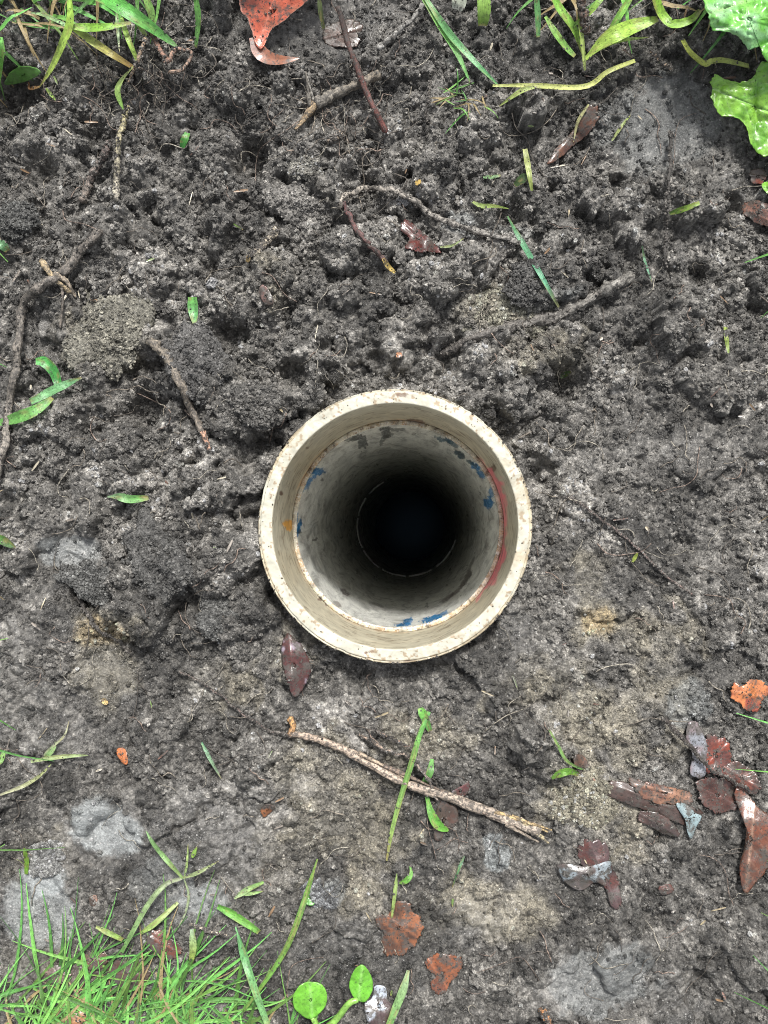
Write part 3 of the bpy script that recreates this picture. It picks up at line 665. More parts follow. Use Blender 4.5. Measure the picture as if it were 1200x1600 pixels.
# soil smeared over the face and its outer edge
sm1 = fbm(V[:, 0], V[:, 1], 70, 5, 31, .65); oe = sstep(.0835, .0872, rr_)
c = mixc(c, np.where(top | (rr_ > .086), .45*sstep(.22, .46, sm1+.22*oe), 0), (.30, .25, .17))
c = mixc(c, np.where(rr_ > .0866, .55*sstep(-.35, .3, sm1), 0), (.22, .17, .10))
_q = ang*.078; c = mixc(c, np.where(~top & (rr_ < .079), .6*sstep(.43, .5, vnoise(_q*.55+V[:, 2]*.3, V[:, 2], 420, 18)*.75+.35*fbm(_q, V[:, 2], 60, 2, 12)), 0), (.13, .08, .04))
o = mk('collar', V, Fc, c, M_COLLAR, parent=pipe)
EXTRA.append((W[top], (.16, .13, .09), .010, .38)); EXTRA.append((W[(rr_ > .0868) & (V[:, 2] > -.02)], (.10, .09, .08), .10, .6))
# inner pipe: end face with a small bevel, then the wall
rows = list(np.linspace(-DS-.0006, -DS-.07, 110))+list(np.geomspace(.175, 1.75, 80)*-1)
prof = [(.0800, -.131), (.0800, -DS-.02), (.0783, -DS-.002), (.0783, -DS-.0004), (.0778, -DS), (.0765, -DS+.0003), (.0752, -DS), (.0748, -DS-.0002)]+[(.0747, z) for z in rows]
V, Fc = lathe(prof, NT); px, py, W = wpx(V)
ang = np.arctan2(V[:, 1], V[:, 0]); rr_ = np.hypot(V[:, 0], V[:, 1])
cx_, cy_ = np.cos(ang)*.0747, np.sin(ang)*.0747
lip = (rr_ > .07475)
c = np.where(lip[:, None], np.array((.60, .56, .44)), np.array((.76, .765, .715)))
w1 = fbm(cx_+V[:, 2]*.4, cy_-V[:, 2]*.5, 110, 4, 2); n_ = fbm(cx_, cy_, 28, 3, 8)
c = mixc(c, np.where(lip, .7*sstep(-.1, .5, fbm(V[:, 0], V[:, 1], 260, 3, 2)+n_*.6), 0), (.50, .33, .17))
c = mixc(c, np.where(lip, .8*sstep(.34, .5, fbm(V[:, 0], V[:, 1], 620, 2, 5)), 0), (.16, .09, .05))
wn3 = .5*fbm(px, py, .12, 4, 4)+.35*fbm(px, py, .4, 2, 6)
wl = ~lip
BLUE = [(496, 737, 13, 5, -10, 1), (487, 748, 12, 3, -50, .9), (483, 755, 14, 3, -60, .7), (765, 786, 8, 9, 0, 1), (768, 770, 3, 9, -12, .8), (467, 826, 3, 12, 14, 1), (463, 832, 4, 7, 0, 1),
        (636, 971, 8, 5, -25, 1), (630, 976, 12, 2.5, 0, 1), (672, 967, 18, 4, -15, 1), (690, 960, 12, 2.5, -20, .8), (743, 729, 10, 5, 40, 1), (752, 742, 4, 10, -35, .9), (463, 805, 2.5, 8, 0, .8)]
TEAL = [(695, 688, 16, 4.5, 12, .9), (718, 711, 13, 5, 20, .9), (735, 722, 10, 3, 40, .8), (707, 693, 9, 3, 30, .8)]
GREY_ = [(566, 690, 7, 13, 12, .85), (556, 683, 14, 4, -20, .8), (604, 677, 9, 8, -40, .8), (612, 671, 16, 3, 0, .7), (600, 684, 4, 10, 35, .6)]
z0 = np.where(wl, 1.0, 0.0)
def paint(L, colr, c):
    for a, b, rx, ry, ro, m in L: c = mixc(c, z0*m*blob(px, py, a, b, rx*.92+.3, ry*.92+.3, ro, .06, wn3*1.5), colr)
    return c
c = paint(BLUE, (.012, .20, .48), c); c = paint(TEAL, (.02, .09, .14), c); c = paint(GREY_, (.05, .06, .055), c)
dl = sstep(-DS-.004, -DS-.001, V[:, 2])*z0        # dark line of dried cement under the lip
c = mixc(c, dl*sstep(-.2, .2, n_+.3*w1)*((ang > .1) & (ang < 3.1))*.8, (.05, .07, .09))
c = mixc(c, dl*((ang < .9) & (ang > -.9))*.6, (.05, .08, .20))
DARK = [(539, 926, 9, 4, 35, .9), (528, 944, 7, 3, 35, .6), (728, 905, 3, 16, 35, .8), (712, 925, 3, 16, 48, .7), (700, 933, 3, 12, 55, .7), (590, 945, 10, 2, 20, .5), (735, 885, 2, 14, 25, .6), (508, 790, 2, 12, 0, .3), (760, 850, 2, 8, 0, .5)]
for q in DARK: c = mixc(c, z0*q[5]*blob(px, py, q[0], q[1], q[2], q[3], q[4], .3, wn3), (.07, .04, .03))
o = mk('inner_pipe', V, Fc, c, M_PIPE, parent=pipe)
# the joint deep down: a thin pale ring of cement squeezed from the seam, broken in places
geo = []
for a0, a1 in [(118, 140), (146, 168), (171, 206), (209, 236), (240, 268), (272, 300), (306, 330), (-28, -16)]:
    th = np.radians(np.linspace(a0, a1, 24)); s = 6; rr = .0738
    Pn = np.stack([rr*np.cos(th), rr*np.sin(th), np.full(24, -.845)], 1)
    ph = np.arange(s)/s*2*math.pi; q = .0016*(1+.5*vnoise(th*14, th*0, 1, 4))
    Vr = np.stack([Pn[:, 0][:, None]+np.cos(th)[:, None]*np.cos(ph)*q[:, None], Pn[:, 1][:, None]+np.sin(th)[:, None]*np.cos(ph)*q[:, None], Pn[:, 2][:, None]+np.sin(ph)*q[:, None]], -1).reshape(-1, 3)
    geo.append((Vr, gridF(24, s, True), np.zeros((len(Vr), 3))+.85, np.zeros((len(Vr), 2))))
Vr, Fr, cr, ur = join(geo); mk('joint_ring', Vr, Fr, cr, M_COLLAR, parent=pipe)
th = np.arange(64)/64*2*math.pi
Vw = np.vstack([np.stack([.0746*np.cos(th), .0746*np.sin(th), np.zeros(64)], 1)])
wz = -1.52
wc = np.array(RIM)+np.array(AX)*-wz
water = mk('water', Vw+np.array([wc[0], wc[1], wc[2]]), [tuple(range(64))], None, M_WATER, smooth=False)
water.rotation_mode = 'QUATERNION'; water.rotation_quaternion = pipe.rotation_quaternion; tag(water, kind='structure')
M_WATER.node_tree.nodes['Principled BSDF'].inputs['Specular Tint'].default_value = (.45, .75, 1, 1)

exec_objects = True
# ------------------------------------------------------------------ sticks, twigs and roots
GREYW = (.20, .185, .165); PALE = (.42, .37, .29); BRN = (.16, .11, .08)
st = bpy.data.objects.new('broken_stick', None); C.objects.link(st)
tag(st, 'long brown-grey stick with a splintered pale end, lying below the pipe', 'stick')
x, y, z = [float(q) for q in hit(650, 1230, 0)]; st.location = (x, y, z)
def under(o, e): o.location = -e.location; return o
under(tube('stick_shaft', None, None, [(452, 1146, 1), (500, 1156, 2), (560, 1183, 3), (630, 1222, 3.5), (700, 1244, 3.5), (760, 1268, 3), (815, 1288, 3), (842, 1297, 2.5)], 10, 19, parent=st, n=60, s=14, col=(.40, .31, .24), col2=(.46, .39, .32), rough=.26, seed=3), st)
for k, (a, b, c_) in enumerate([((800, 1275), (856, 1300), (.56, .42, .22)), ((795, 1282), (850, 1308), (.58, .50, .30)), ((790, 1288), (842, 1316), (.30, .25, .20)), ((770, 1268), (862, 1297), (.50, .36, .18)), ((700, 1240), (790, 1276), (.42, .34, .27)), ((740, 1262), (828, 1302), (.26, .2, .16)), ((560, 1176), (640, 1218), (.48, .38, .28)), ((600, 1196), (700, 1240), (.24, .18, .14)), ((812, 1280), (858, 1318), (.52, .44, .28))]):
    under(tube('splinter', None, None, [(a[0], a[1], 4.5), ((a[0]+b[0])/2, (a[1]+b[1])/2, 4.6), (b[0], b[1], 4)], 7, 3, parent=st, n=14, s=7, col=c_, rough=.3, seed=k+20), st)
under(tube('side_twig', None, None, [(452, 1148, 1), (458, 1135, 2), (453, 1122, 2)], 9, 10, parent=st, n=12, s=9, col=(.30, .18, .10), col2=(.65, .36, .14), seed=9), st)

tube('twig', 'dark red twig standing slanted across the split wood at the top', 'twig', [(528, 10, 22), (545, 70, 16), (563, 120, 12), (580, 160, 8), (603, 206, 3)], 8, 10, n=34, s=9, col=(.06, .042, .036), col2=(.17, .06, .05), rough=.25, seed=4)
wood = bpy.data.objects.new('split_wood', None); C.objects.link(wood); x, y, z = [float(q) for q in hit(530, 155, 0)]; wood.location = (x, y, z)
tag(wood, 'weathered grey piece of wood with a split brown end, lying at the top', 'wood piece')
under(tube('wood_shaft', None, None, [(494, 162, 5), (520, 148, 6), (550, 136, 6), (592, 116, 5)], 17, 13, parent=wood, n=30, s=12, col=(.24, .22, .19), col2=(.20, .17, .13), rough=.3, seed=5), wood)
for k, (a, b, w0, w1_, c_) in enumerate([((495, 162), (462, 202), 10, 5, (.34, .25, .15)), ((492, 156), (468, 190), 7, 3, (.20, .15, .10)), ((484, 166), (478, 112), 8, 2, (.22, .20, .17)), ((490, 158), (480, 120), 5, 2, (.36, .34, .30))]):
    under(tube('splinter', None, None, [(a[0], a[1], 5), (b[0], b[1], 4)], w0, w1_, parent=wood, n=12, s=7, col=c_, rough=.35, seed=k+31), wood)
for k, (label, pts, r0, r1, c1, c2) in enumerate([
    ('grey peeling twig at the top edge beside the two bright blades', [(592, 76, 4), (615, 55, 8), (640, 32, 10), (662, 8, 12)], 8, 7, (.34,.33,.31), (.26,.25,.23)),
    ('pale straight root hanging under the green blades at upper left', [(200, 165, 10), (190, 200, 8), (184, 250, 6), (183, 312, 3)], 9, 8, (.34,.30,.13), (.48,.44,.36)),
    ('knobbly brown root just left of the pale straight root', [(172, 222, 5), (160, 245, 5), (142, 280, 4), (131, 312, 3)], 9, 12, (.16,.12,.11), (.24,.20,.17)),
    ('orange-ended twig lying in a furrow at left', [(236, 532, 3), (262, 560, 4), (280, 598, 4), (305, 650, 3), (322, 684, 3)], 14, 9, (.22,.19,.15), (.20,.17,.14)),
    ('thick grey buried branch end above right of the pipe', [(690, 552, -2.2), (735, 530, -1), (790, 512, -2), (845, 500, -1.2), (900, 482, .2), (950, 452, .4), (985, 433, -1.5)], 8, 20, (.17,.155,.14), (.22,.21,.19)),
    ('thin red-brown twig left of the dark red leaf piece', [(536, 316, 3), (550, 345, 4), (575, 380, 3), (606, 412, 2)], 6, 7, (.15,.06,.06), (.14,.09,.08)),
    ('small pale root above left of the pipe', [(386, 402, 3), (410, 384, 4), (436, 358, 3)], 5, 10, (.36,.31,.24), (.50,.44,.34)),
    ('very thin dark straight stalk at right below the grey mud', [(1049, 205, 6), (1046, 270, 6), (1041, 340, 5), (1040, 415, 2)], 5, 4, (.06,.055,.05), (.07,.065,.06)),
    ('thin pinkish root running down right of the pipe', [(886, 775, 1), (940, 812, .3), (990, 852, .8), (1036, 895, .2), (1082, 930, 1)], 3.5, 3, (.16,.13,.12), (.26,.19,.17)),
    ('thin brown root meeting the left end of the stick', [(280, 1050, 1), (330, 1076, 2), (375, 1112, 2), (420, 1140, 2), (452, 1150, 1)], 2.5, 2.5, (.22,.17,.15), (.16,.11,.10)),
    ('fine dark bent stalk at lower right among the red leaves', [(1036, 1122, 5), (1072, 1158, 8), (1110, 1200, 8), (1170, 1235, 6)], 6, 4, (.05,.04,.035), (.06,.045,.04)),
    ('pale split stalk lying in the grass at top right', [(1018, 80, 9), (1034, 96, 9), (1050, 108, 8)], 5, 6, (.5,.36,.25), (.55,.42,.30)),
    ('dark brown stem standing up at top right', [(905, -10, 20), (912, 25, 15), (917, 52, 10)], 12, 13, (.10,.065,.05), (.12,.075,.055)),
    ('orange-brown stick end at the bottom edge', [(846, 1577, 3), (860, 1605, 3)], 9, 8, (.50,.24,.10), (.42,.20,.09)),
    ('thin pale straw crossing the left grass sprig', [(298, 1444, 3), (325, 1453, 4), (354, 1463, 4)], 3, 4, (.48,.42,.33), (.5,.43,.34)),
    ('dark fork of root under the smooth mud at left', [(120, 935, 1), (140, 962, 2), (150, 980, 1), (182, 1000, 1), (205, 1020, 1)], 5, 3, (.05,.045,.04), (.07,.06,.05)),
    ('short pale straw above the split wood shadow', [(514, 218, 4), (536, 208, 4)], 7, 7, (.42,.33,.25), (.45,.36,.27)),
    ('thin pale straw standing at top middle', [(675, 110, 8), (670, 150, 6), (666, 190, 3)], 3, 2, (.45,.42,.30), (.42,.38,.28)),
    ('upper of the two straw fibres lying just above the stick', [(585, 1140, 2), (615, 1155, 4), (650, 1175, 3)], 3, 3, (.34,.25,.19), (.3,.2,.15)),
    ('lower straw fibre lying just above the stick, crossed by the long blade', [(558, 1148, 2), (600, 1170, 4), (640, 1184, 4), (665, 1212, 6), (685, 1250, 4)], 4, 3, (.40,.30,.23), (.36,.30,.26)),
    ]):
    tube('twig' if k in (0, 3, 5) else 'root', label, 'twig' if k in (0, 3, 5) else 'root', pts, r0, r1, n=44 if k == 4 else 50, s=16 if k == 4 else 10, col=c1, col2=c2, rough=.55 if k == 4 else .38, seed=50+k, wig=.0010)
_tp = tube('twig_tip', None, None, [(317, 674, 4), (322, 688, 3.5), (327, 702, 3)], 10, 6, n=10, s=8, col=(.62, .36, .25), rough=.3, seed=88)
_fw = next(o for o in C.objects if o.get('label', '').startswith('orange-ended twig')); _tp.parent = _fw; _tp.location = _tp.location-_fw.location; _tp['label'] = 'broken pinkish wood tip'
# the long root at left with a forked, torn end
root = bpy.data.objects.new('long_root', None); C.objects.link(root); x, y, z = [float(q) for q in hit(35, 560, 0)]; root.location = (x, y, z)
tag(root, 'long muddy root running down the left edge, torn at its upper end', 'root')
under(tube('root_stem', None, None, [(-12, 760, 3), (8, 690, 4), (14, 640, 5), (26, 570, 5), (29, 520, 5), (36, 475, 5), (62, 448, 5), (98, 425, 5), (125, 395, 4), (158, 362, 2)], 13, 12, parent=root, n=80, s=11, col=(.24, .215, .185), col2=(.17, .15, .13), rough=.35, seed=61, wig=.001), root)
for k, p_ in enumerate([[(64, 408, 6), (76, 424, 7), (88, 438, 6), (112, 458, 4)], [(84, 428, 7), (104, 440, 7), (118, 464, 4)], [(95, 440, 4), (98, 470, 4), (94, 512, 2)]]):
    under(tube('root_fork', None, None, p_, [9, 11, 5][k], [7, 4, 3][k], parent=root, n=18, s=8, col=[(.46, .36, .22), (.40, .33, .25), (.22, .19, .16)][k], rough=.4, seed=70+k), root)
# pale stringy root above the pipe
tube('root', 'pale stringy root arching above the pipe', 'root', [(528, 322, 2), (545, 303, 4), (580, 293, 6), (615, 298, 6), (648, 315, 4), (690, 345, 3), (735, 358, 3), (790, 372, 3), (815, 382, 2)], 6, 9, n=70, s=8, col=(.36, .32, .27), col2=(.28, .27, .25), rough=.55, seed=90, wig=.0012)
tube('root', 'twisted brown rootlet hanging beside the grass at upper left', 'root', [(228, 62, 14), (218, 85, 13), (214, 100, 11), (206, 120, 10), (200, 132, 8)], 5, 4, n=26, s=8, col=(.42, .30, .20), rough=.4, seed=92, wig=.001)
tube('root', 'reddish bent root curled at the top beside the leaning blade', 'root', [(238, 48, 10), (256, 88, 10), (262, 96, 10), (278, 78, 9), (300, 82, 8), (285, 108, 6), (262, 114, 5)], 7, 5, n=34, s=8, col=(.26, .14, .10), col2=(.34, .24, .18), rough=.4, seed=93, wig=.001)

# fine rootlets and straw crumbs: too many to count
def rootlets(n, seed, zone=None):
    rr = random.Random(seed); gs = []
    for k in range(n):
        if zone: x0 = rr.gauss(zone[0], zone[2]); y0 = rr.gauss(zone[1], zone[3])
        else: x0 = rr.uniform(-40, 1240); y0 = 1640*rr.random()**1.15-20
        a = rr.uniform(0, 6.28); ln = rr.uniform(14, 60) if rr.random() < .85 else rr.uniform(60, 130); m = 5; pts = [(x0, y0, rr.uniform(.2, 1.2))]
        for j in range(m):
            a += rr.gauss(0, .55); x0 += math.cos(a)*ln/m; y0 += math.sin(a)*ln/m; pts.append((x0, y0, rr.uniform(.3, 2.2) if j < m-1 else .2))
        if any(math.hypot(p[0]-616, p[1]-822) < 222 for p in pts): continue
        b = rr.choice([(.42, .38, .31), (.30, .26, .21), (.20, .17, .14), (.5, .46, .38), (.36, .27, .22), (.15, .13, .11)])
        t = rr.uniform(1.1, 2.3)
        gs.append(tube_geo(pts, t, t*.6, n=14, s=4, col=b, rough=.3, seed=k % 50, A=HE))
    return join(gs)
Vr, Fr, cr, ur = rootlets(620, 5)
tag(mk('fine_roots', Vr, Fr, cr, M_BARK, ur, recentre=False), 'fine pale rootlets tangled all over the soil', 'roots', kind='stuff')
Vr, Fr, cr, ur = rootlets(60, 6, (520, 190, 60, 50))
tag(mk('fine_roots', Vr, Fr, cr, M_BARK, ur, recentre=False), 'tangle of fine rootlets under the split wood at the top', 'roots', kind='stuff')
Vr, Fr, cr, ur = rootlets(75, 16, (215, 115, 60, 42))
tag(mk('fine_roots', Vr, Fr, cr, M_BARK, ur, recentre=False), 'tangle of fine rootlets hanging from the top-left tuft', 'roots', kind='stuff')
def straws(n, seed):
    rr = random.Random(seed); gs = []
    for k in range(n):
        x0 = rr.uniform(-20, 1220); y0 = rr.uniform(-20, 1620); a = rr.uniform(0, 3.14); ln = rr.uniform(6, 24)
        if math.hypot(x0-616, y0-822) < 245: continue
        b = rr.choice([(.36, .30, .19), (.22, .14, .08), (.12, .20, .05), (.42, .38, .29), (.15, .08, .06), (.24, .21, .18)])
        gs.append(ribbon_geo([(x0, y0, 1), (x0+math.cos(a)*ln, y0+math.sin(a)*ln, rr.uniform(.4, 2))], rr.uniform(1.5, 4), n=4, nc=3, c0=b, c1=b, tip=.4, base=.6, seed=k % 30))
    return join(gs)
Vr, Fr, cr, ur = straws(150, 9)
tag(mk('plant_debris', Vr, Fr, cr, M_DEAD, ur, recentre=False), 'tiny flakes of straw and leaf mixed in the soil', 'debris', kind='stuff')

# ------------------------------------------------------------------ fallen leaves
def leaf_red_lift(px, py, u, v, f): return 6*sstep(60, -20, py)+2*np.abs(v)/30
rl = bpy.data.objects.new('fallen_leaf', None)
def redcol(px, py, u, v, f, c):
    e = (sstep(.965, 1, f)*.6*(py < 66))[:, None]; return c*(1-e)+np.array((.70, .45, .36))*e
rl = leaf('fallen_leaf', 'bright orange-red wet leaf at the top edge, its tip curled under', 'leaf', [(378, -60), (376, 10), (388, 30), (396, 58), (404, 76), (412, 72), (424, 46), (442, 34), (462, 16), (482, -2), (520, -70)], 9,
     (.46, .10, .055), M_WETLEAF, colr=(.36, .11, .06), rib=((402, 76), (450, -60)), vein_col=(.50, .18, .12), lift=leaf_red_lift, dark=redcol, amp=2.0, nr=18, nt=90, seed=3, jag=.03)
o_ = ribbon_geo([(398, 58, 8), (404, 78, 7), (418, 90, 4.5), (440, 94, 4), (468, 91, 5)], 22, n=22, nc=7, fold=.12, c0=(.16, .05, .03), c1=(.28, .10, .045), tip=.05, base=.8, wpos=.3, seed=2)
o2 = mk('leaf_tip', o_[0], o_[1], o_[2], M_DEAD, o_[3], recentre=False); o2.parent = rl; o2.location = -rl.location

def silver(lo, hi, sd, cc2=(.27, .31, .335)):
    def f_(px, py, u, v, f, c):
        q = sstep(lo, hi, fbm(px, py, .035, 3, sd)+.25*fbm(px, py, .15, 2, sd+1))[:, None]; return c*(1-q)+np.array(cc2)*q
    return f_
LV = [
 ('long brown leaf lying at upper right with a yellow blade on it', [(922, 163), (935, 168), (932, 190), (918, 210), (895, 228), (875, 246), (858, 254), (866, 236), (884, 218), (898, 200), (908, 178)], 3, (.17, .075, .045), (.12, .06, .045), M_DEAD, ((928, 165), (862, 252))),
 ('dark red leaf piece above the pipe', [(630, 344), (645, 350), (662, 366), (680, 380), (687, 394), (668, 394), (648, 392), (634, 386), (640, 372), (627, 360)], 3, (.13, .028, .022), (.10, .035, .03), M_DEAD, ((630, 346), (686, 394))),
 ('small orange-brown leaf bit at lower left', [(184, 1170), (194, 1168), (199, 1180), (198, 1196), (190, 1190), (184, 1182)], 2, (.42, .14, .05), None, M_WETLEAF, ((188, 1170), (196, 1195))),
 ('bright orange leaf at the right edge', [(1146, 1068), (1160, 1072), (1172, 1062), (1192, 1066), (1200, 1080), (1190, 1096), (1184, 1112), (1168, 1110), (1156, 1098), (1142, 1090)], 2, (.46, .16, .06), (.24, .05, .035), M_WETLEAF, ((1144, 1080), (1198, 1090))),
 ('red-brown veined leaf at right below the orange one', [(1104, 1146), (1118, 1150), (1138, 1158), (1141, 1180), (1138, 1206), (1124, 1214), (1108, 1206), (1098, 1190), (1102, 1170)], 3, (.26, .055, .03), (.16, .06, .05), M_WETLEAF, ((1104, 1196), (1140, 1160))),
 ('pinkish brown leaf strip at lower right', [(983, 1217), (1010, 1222), (1040, 1228), (1070, 1236), (1082, 1240), (1080, 1254), (1052, 1256), (1024, 1254), (1000, 1242)], 3.5, (.38, .20, .13), (.22, .10, .07), M_DEAD, ((984, 1222), (1082, 1248))),
 ('dark mottled leaf under the pinkish strip', [(955, 1220), (985, 1226), (1010, 1250), (1050, 1258), (1085, 1262), (1096, 1275), (1080, 1292), (1050, 1282), (1010, 1266), (970, 1252), (950, 1238)], 1.2, (.09, .05, .04), (.13, .09, .08), M_DEAD, ((955, 1225), (1090, 1280))),

 ('dark glossy leaf lying between the pinkish strip and the large brown leaf at right', [(1088, 1222), (1110, 1214), (1140, 1222), (1156, 1240), (1150, 1262), (1128, 1272), (1104, 1262), (1092, 1244)], 2.5, (.11, .05, .04), (.16, .06, .045), M_WETLEAF, ((1090, 1230), (1150, 1258))),
 ('torn reddish leaf piece joining the veined leaf to the large brown one', [(1130, 1196), (1150, 1190), (1176, 1206), (1190, 1228), (1176, 1240), (1154, 1232), (1136, 1216)], 3, (.20, .07, .05), (.10, .05, .04), M_WETLEAF, ((1132, 1198), (1186, 1232))),
 ('blackened leaf shred beside the pointed bluish tip at lower right', [(1000, 1268), (1030, 1272), (1052, 1288), (1060, 1306), (1040, 1304), (1014, 1290), (998, 1282)], 1.6, (.07, .045, .04), (.12, .07, .06), M_WETLEAF, ((1000, 1272), (1058, 1304))),
 ('brown leaf scrap between green curl and stick end', [(895, 1185), (910, 1180), (925, 1205), (930, 1222), (918, 1224), (905, 1208)], 2.5, (.36, .19, .13), None, M_DEAD, ((900, 1184), (922, 1222))),
 ('purplish torn leaf at lower right with a reddish spot', [(905, 1318), (935, 1312), (950, 1328), (952, 1350), (965, 1372), (970, 1400), (968, 1420), (955, 1416), (948, 1392), (930, 1370), (908, 1350)], 1.4, (.10, .06, .06), (.14, .05, .04), M_WETLEAF, ((920, 1315), (966, 1418))),
 ('lobed orange-brown leaf half buried in mud at the bottom, nearest the small green shoot', [(620, 1408), (638, 1410), (646, 1424), (656, 1432), (660, 1450), (652, 1470), (640, 1486), (620, 1494), (604, 1490), (596, 1470), (600, 1456), (586, 1444), (592, 1428), (606, 1430)], 1.6, (.34, .13, .06), (.14, .07, .045), M_WETLEAF, ((650, 1462), (600, 1430))),
 ('wrinkled orange-brown leaf at the bottom, right of the lobed one', [(668, 1500), (690, 1492), (714, 1494), (721, 1508), (712, 1524), (702, 1536), (696, 1552), (680, 1552), (672, 1538), (682, 1524), (668, 1514)], 2, (.34, .115, .05), (.20, .08, .05), M_WETLEAF, ((670, 1502), (700, 1545))),
 ('dark brown leaf under the lower part of the stick', [(690, 1250), (712, 1262), (716, 1284), (700, 1298), (688, 1312), (678, 1306), (680, 1280), (684, 1262)], .8, (.12, .065, .05), None, M_DEAD, ((700, 1252), (684, 1310))),
 ('small maroon leaf end poking out beside the stick', [(706, 1236), (722, 1228), (732, 1220), (732, 1238), (720, 1246), (706, 1244)], 2.5, (.14, .05, .05), (.3, .28, .3), M_WETLEAF, ((706, 1240), (732, 1224))),
 ('brown curled leaf in the bottom-left grass', [(232, 1460), (250, 1452), (262, 1464), (280, 1474), (282, 1488), (266, 1500), (248, 1494), (234, 1482)], 3, (.20, .07, .045), (.13, .05, .04), M_WETLEAF, ((234, 1464), (280, 1488))),
 ('pink-brown leaf beside the grass at lower left', [(75, 1512), (100, 1508), (112, 1520), (104, 1534), (82, 1536), (70, 1526)], 2, (.26, .17, .14), None, M_DEAD, ((72, 1520), (110, 1524))),
 ('faded brown leaf under the grass at lower left', [(128, 1494), (152, 1486), (168, 1496), (160, 1512), (138, 1514), (126, 1506)], 2.5, (.28, .15, .12), None, M_DEAD, ((128, 1500), (166, 1500))),
 ('orange-brown leaf at the bottom edge under the grass', [(96, 1592), (116, 1582), (140, 1578), (158, 1588), (156, 1606), (130, 1616), (100, 1612)], 3, (.40, .20, .09), (.22, .10, .06), M_DEAD, ((98, 1600), (156, 1592))),
 ('dark dry leaf deep in the grass at the bottom', [(175, 1505), (215, 1500), (235, 1520), (225, 1540), (195, 1545), (172, 1530)], 1.5, (.12, .06, .045), None, M_DEAD, ((175, 1520), (232, 1525))),
 ('brown leaf half buried at the top edge beside the dark red twig', [(506, 46), (528, 34), (556, 32), (568, 50), (558, 72), (530, 74), (508, 66)], 1.0, (.11, .065, .05), None, M_DEAD, ((506, 60), (566, 44))),
 ('reddish leaf at the right edge below the green leaves', [(1160, 320), (1180, 314), (1206, 322), (1206, 352), (1186, 350), (1166, 338)], 2, (.30, .15, .11), (.18, .09, .07), M_DEAD, ((1160, 326), (1204, 345))),
 ('small dull red leaf just under the crinkled green leaf', [(1172, 268), (1190, 264), (1198, 276), (1188, 288), (1174, 284)], 2, (.22, .06, .04), None, M_DEAD, ((1172, 274), (1196, 278))),
 ('small reddish bark flake at upper left of the pipe', [(405, 450), (414, 446), (424, 460), (427, 474), (418, 478), (408, 466)], 3.5, (.34, .18, .16), None, M_DEAD, ((408, 450), (424, 476))),
 ('tiny orange leaf flake left of the cone', [(408, 1262), (420, 1256), (430, 1260), (422, 1270), (412, 1276)], 2, (.30, .12, .05), None, M_DEAD, ((409, 1272), (428, 1260))),
 ('small salmon leaf flake at lower left', [(140, 1402), (150, 1398), (152, 1408), (146, 1417), (141, 1412)], 2, (.50, .28, .20), None, M_DEAD, ((142, 1402), (148, 1415))),
 ('tiny dark red flake in the soil at lower right', [(1030, 1385), (1046, 1382), (1052, 1392), (1040, 1398), (1030, 1394)], 2, (.16, .06, .05), None, M_DEAD, ((1030, 1390), (1050, 1390))),
]
for k, (lab, poly, h, c1, c2, m_, rib) in enumerate(LV):
    if k not in (2, 3): c1 = tuple(q*.66 for q in c1); c2 = tuple(q*.6 for q in c2) if c2 else (.07, .05, .04); h = h*.55-.2
    big = max(p[0] for p in poly)-min(p[0] for p in poly) > 40
    o = leaf('fallen_leaf' if big else 'leaf_scrap', lab, 'leaf', poly, h, c1, m_, colr=c2, rib=rib, vein_col=tuple(min(1, q*1.25+.01) for q in c1) if big else None, amp=1.6 if big else .9, nr=14 if big else 7, nt=110 if big else 40, seed=k*3+5, jag=.10, domed=1.0 if big else .4)
leaf('fallen_leaf', 'shiny maroon leaf standing point-down just below left of the pipe', 'leaf', [(450, 990), (462, 1000), (474, 1012), (485, 1040), (482, 1060), (472, 1078), (460, 1090), (452, 1074), (446, 1056), (441, 1030), (440, 1008)], 4, (.07, .024, .022), M_WETLEAF, rib=((452, 992), (460, 1088)), vein_col=(.11, .045, .04), amp=2, nr=14, nt=72, seed=9, domed=2.2, dark=silver(.12, .3, 8, (.30, .25, .30)))
leaf('fallen_leaf', 'large glossy brown leaf hanging in at the right edge, pointed end down', 'leaf', [(1150, 1230), (1164, 1236), (1185, 1262), (1215, 1290), (1215, 1340), (1196, 1362), (1180, 1378), (1164, 1396), (1158, 1378), (1156, 1352), (1164, 1322), (1166, 1290), (1156, 1262), (1148, 1244)], 3.5, (.10, .042, .027), M_WETLEAF, colr=(.15, .052, .03), rib=((1180, 1250), (1165, 1395)), vein_col=(.28, .17, .12), amp=3, nr=18, nt=90, seed=33, domed=3.5)
leaf('fallen_leaf', 'silvery wet torn leaf at lower right, lying flat', 'leaf', [(870, 1352), (888, 1350), (910, 1354), (935, 1350), (952, 1346), (954, 1366), (948, 1384), (930, 1378), (912, 1390), (894, 1388), (880, 1374)], 2, (.15, .13, .13), M_WETLEAF, colr=(.10, .07, .06), rib=((872, 1356), (952, 1372)), amp=2, nr=14, nt=70, seed=36, domed=1.5, dark=silver(.0, .22, 11))
leaf('fallen_leaf', 'narrow silvery leaf strip beside the red-brown veined leaf', 'leaf', [(1076, 1128), (1090, 1130), (1100, 1150), (1106, 1180), (1102, 1210), (1088, 1216), (1078, 1206), (1082, 1180), (1072, 1150)], 2, (.25, .26, .29), M_WETLEAF, colr=(.20, .16, .17), rib=((1080, 1130), (1094, 1214)), amp=1.5, nr=12, nt=60, seed=38, domed=1.2)
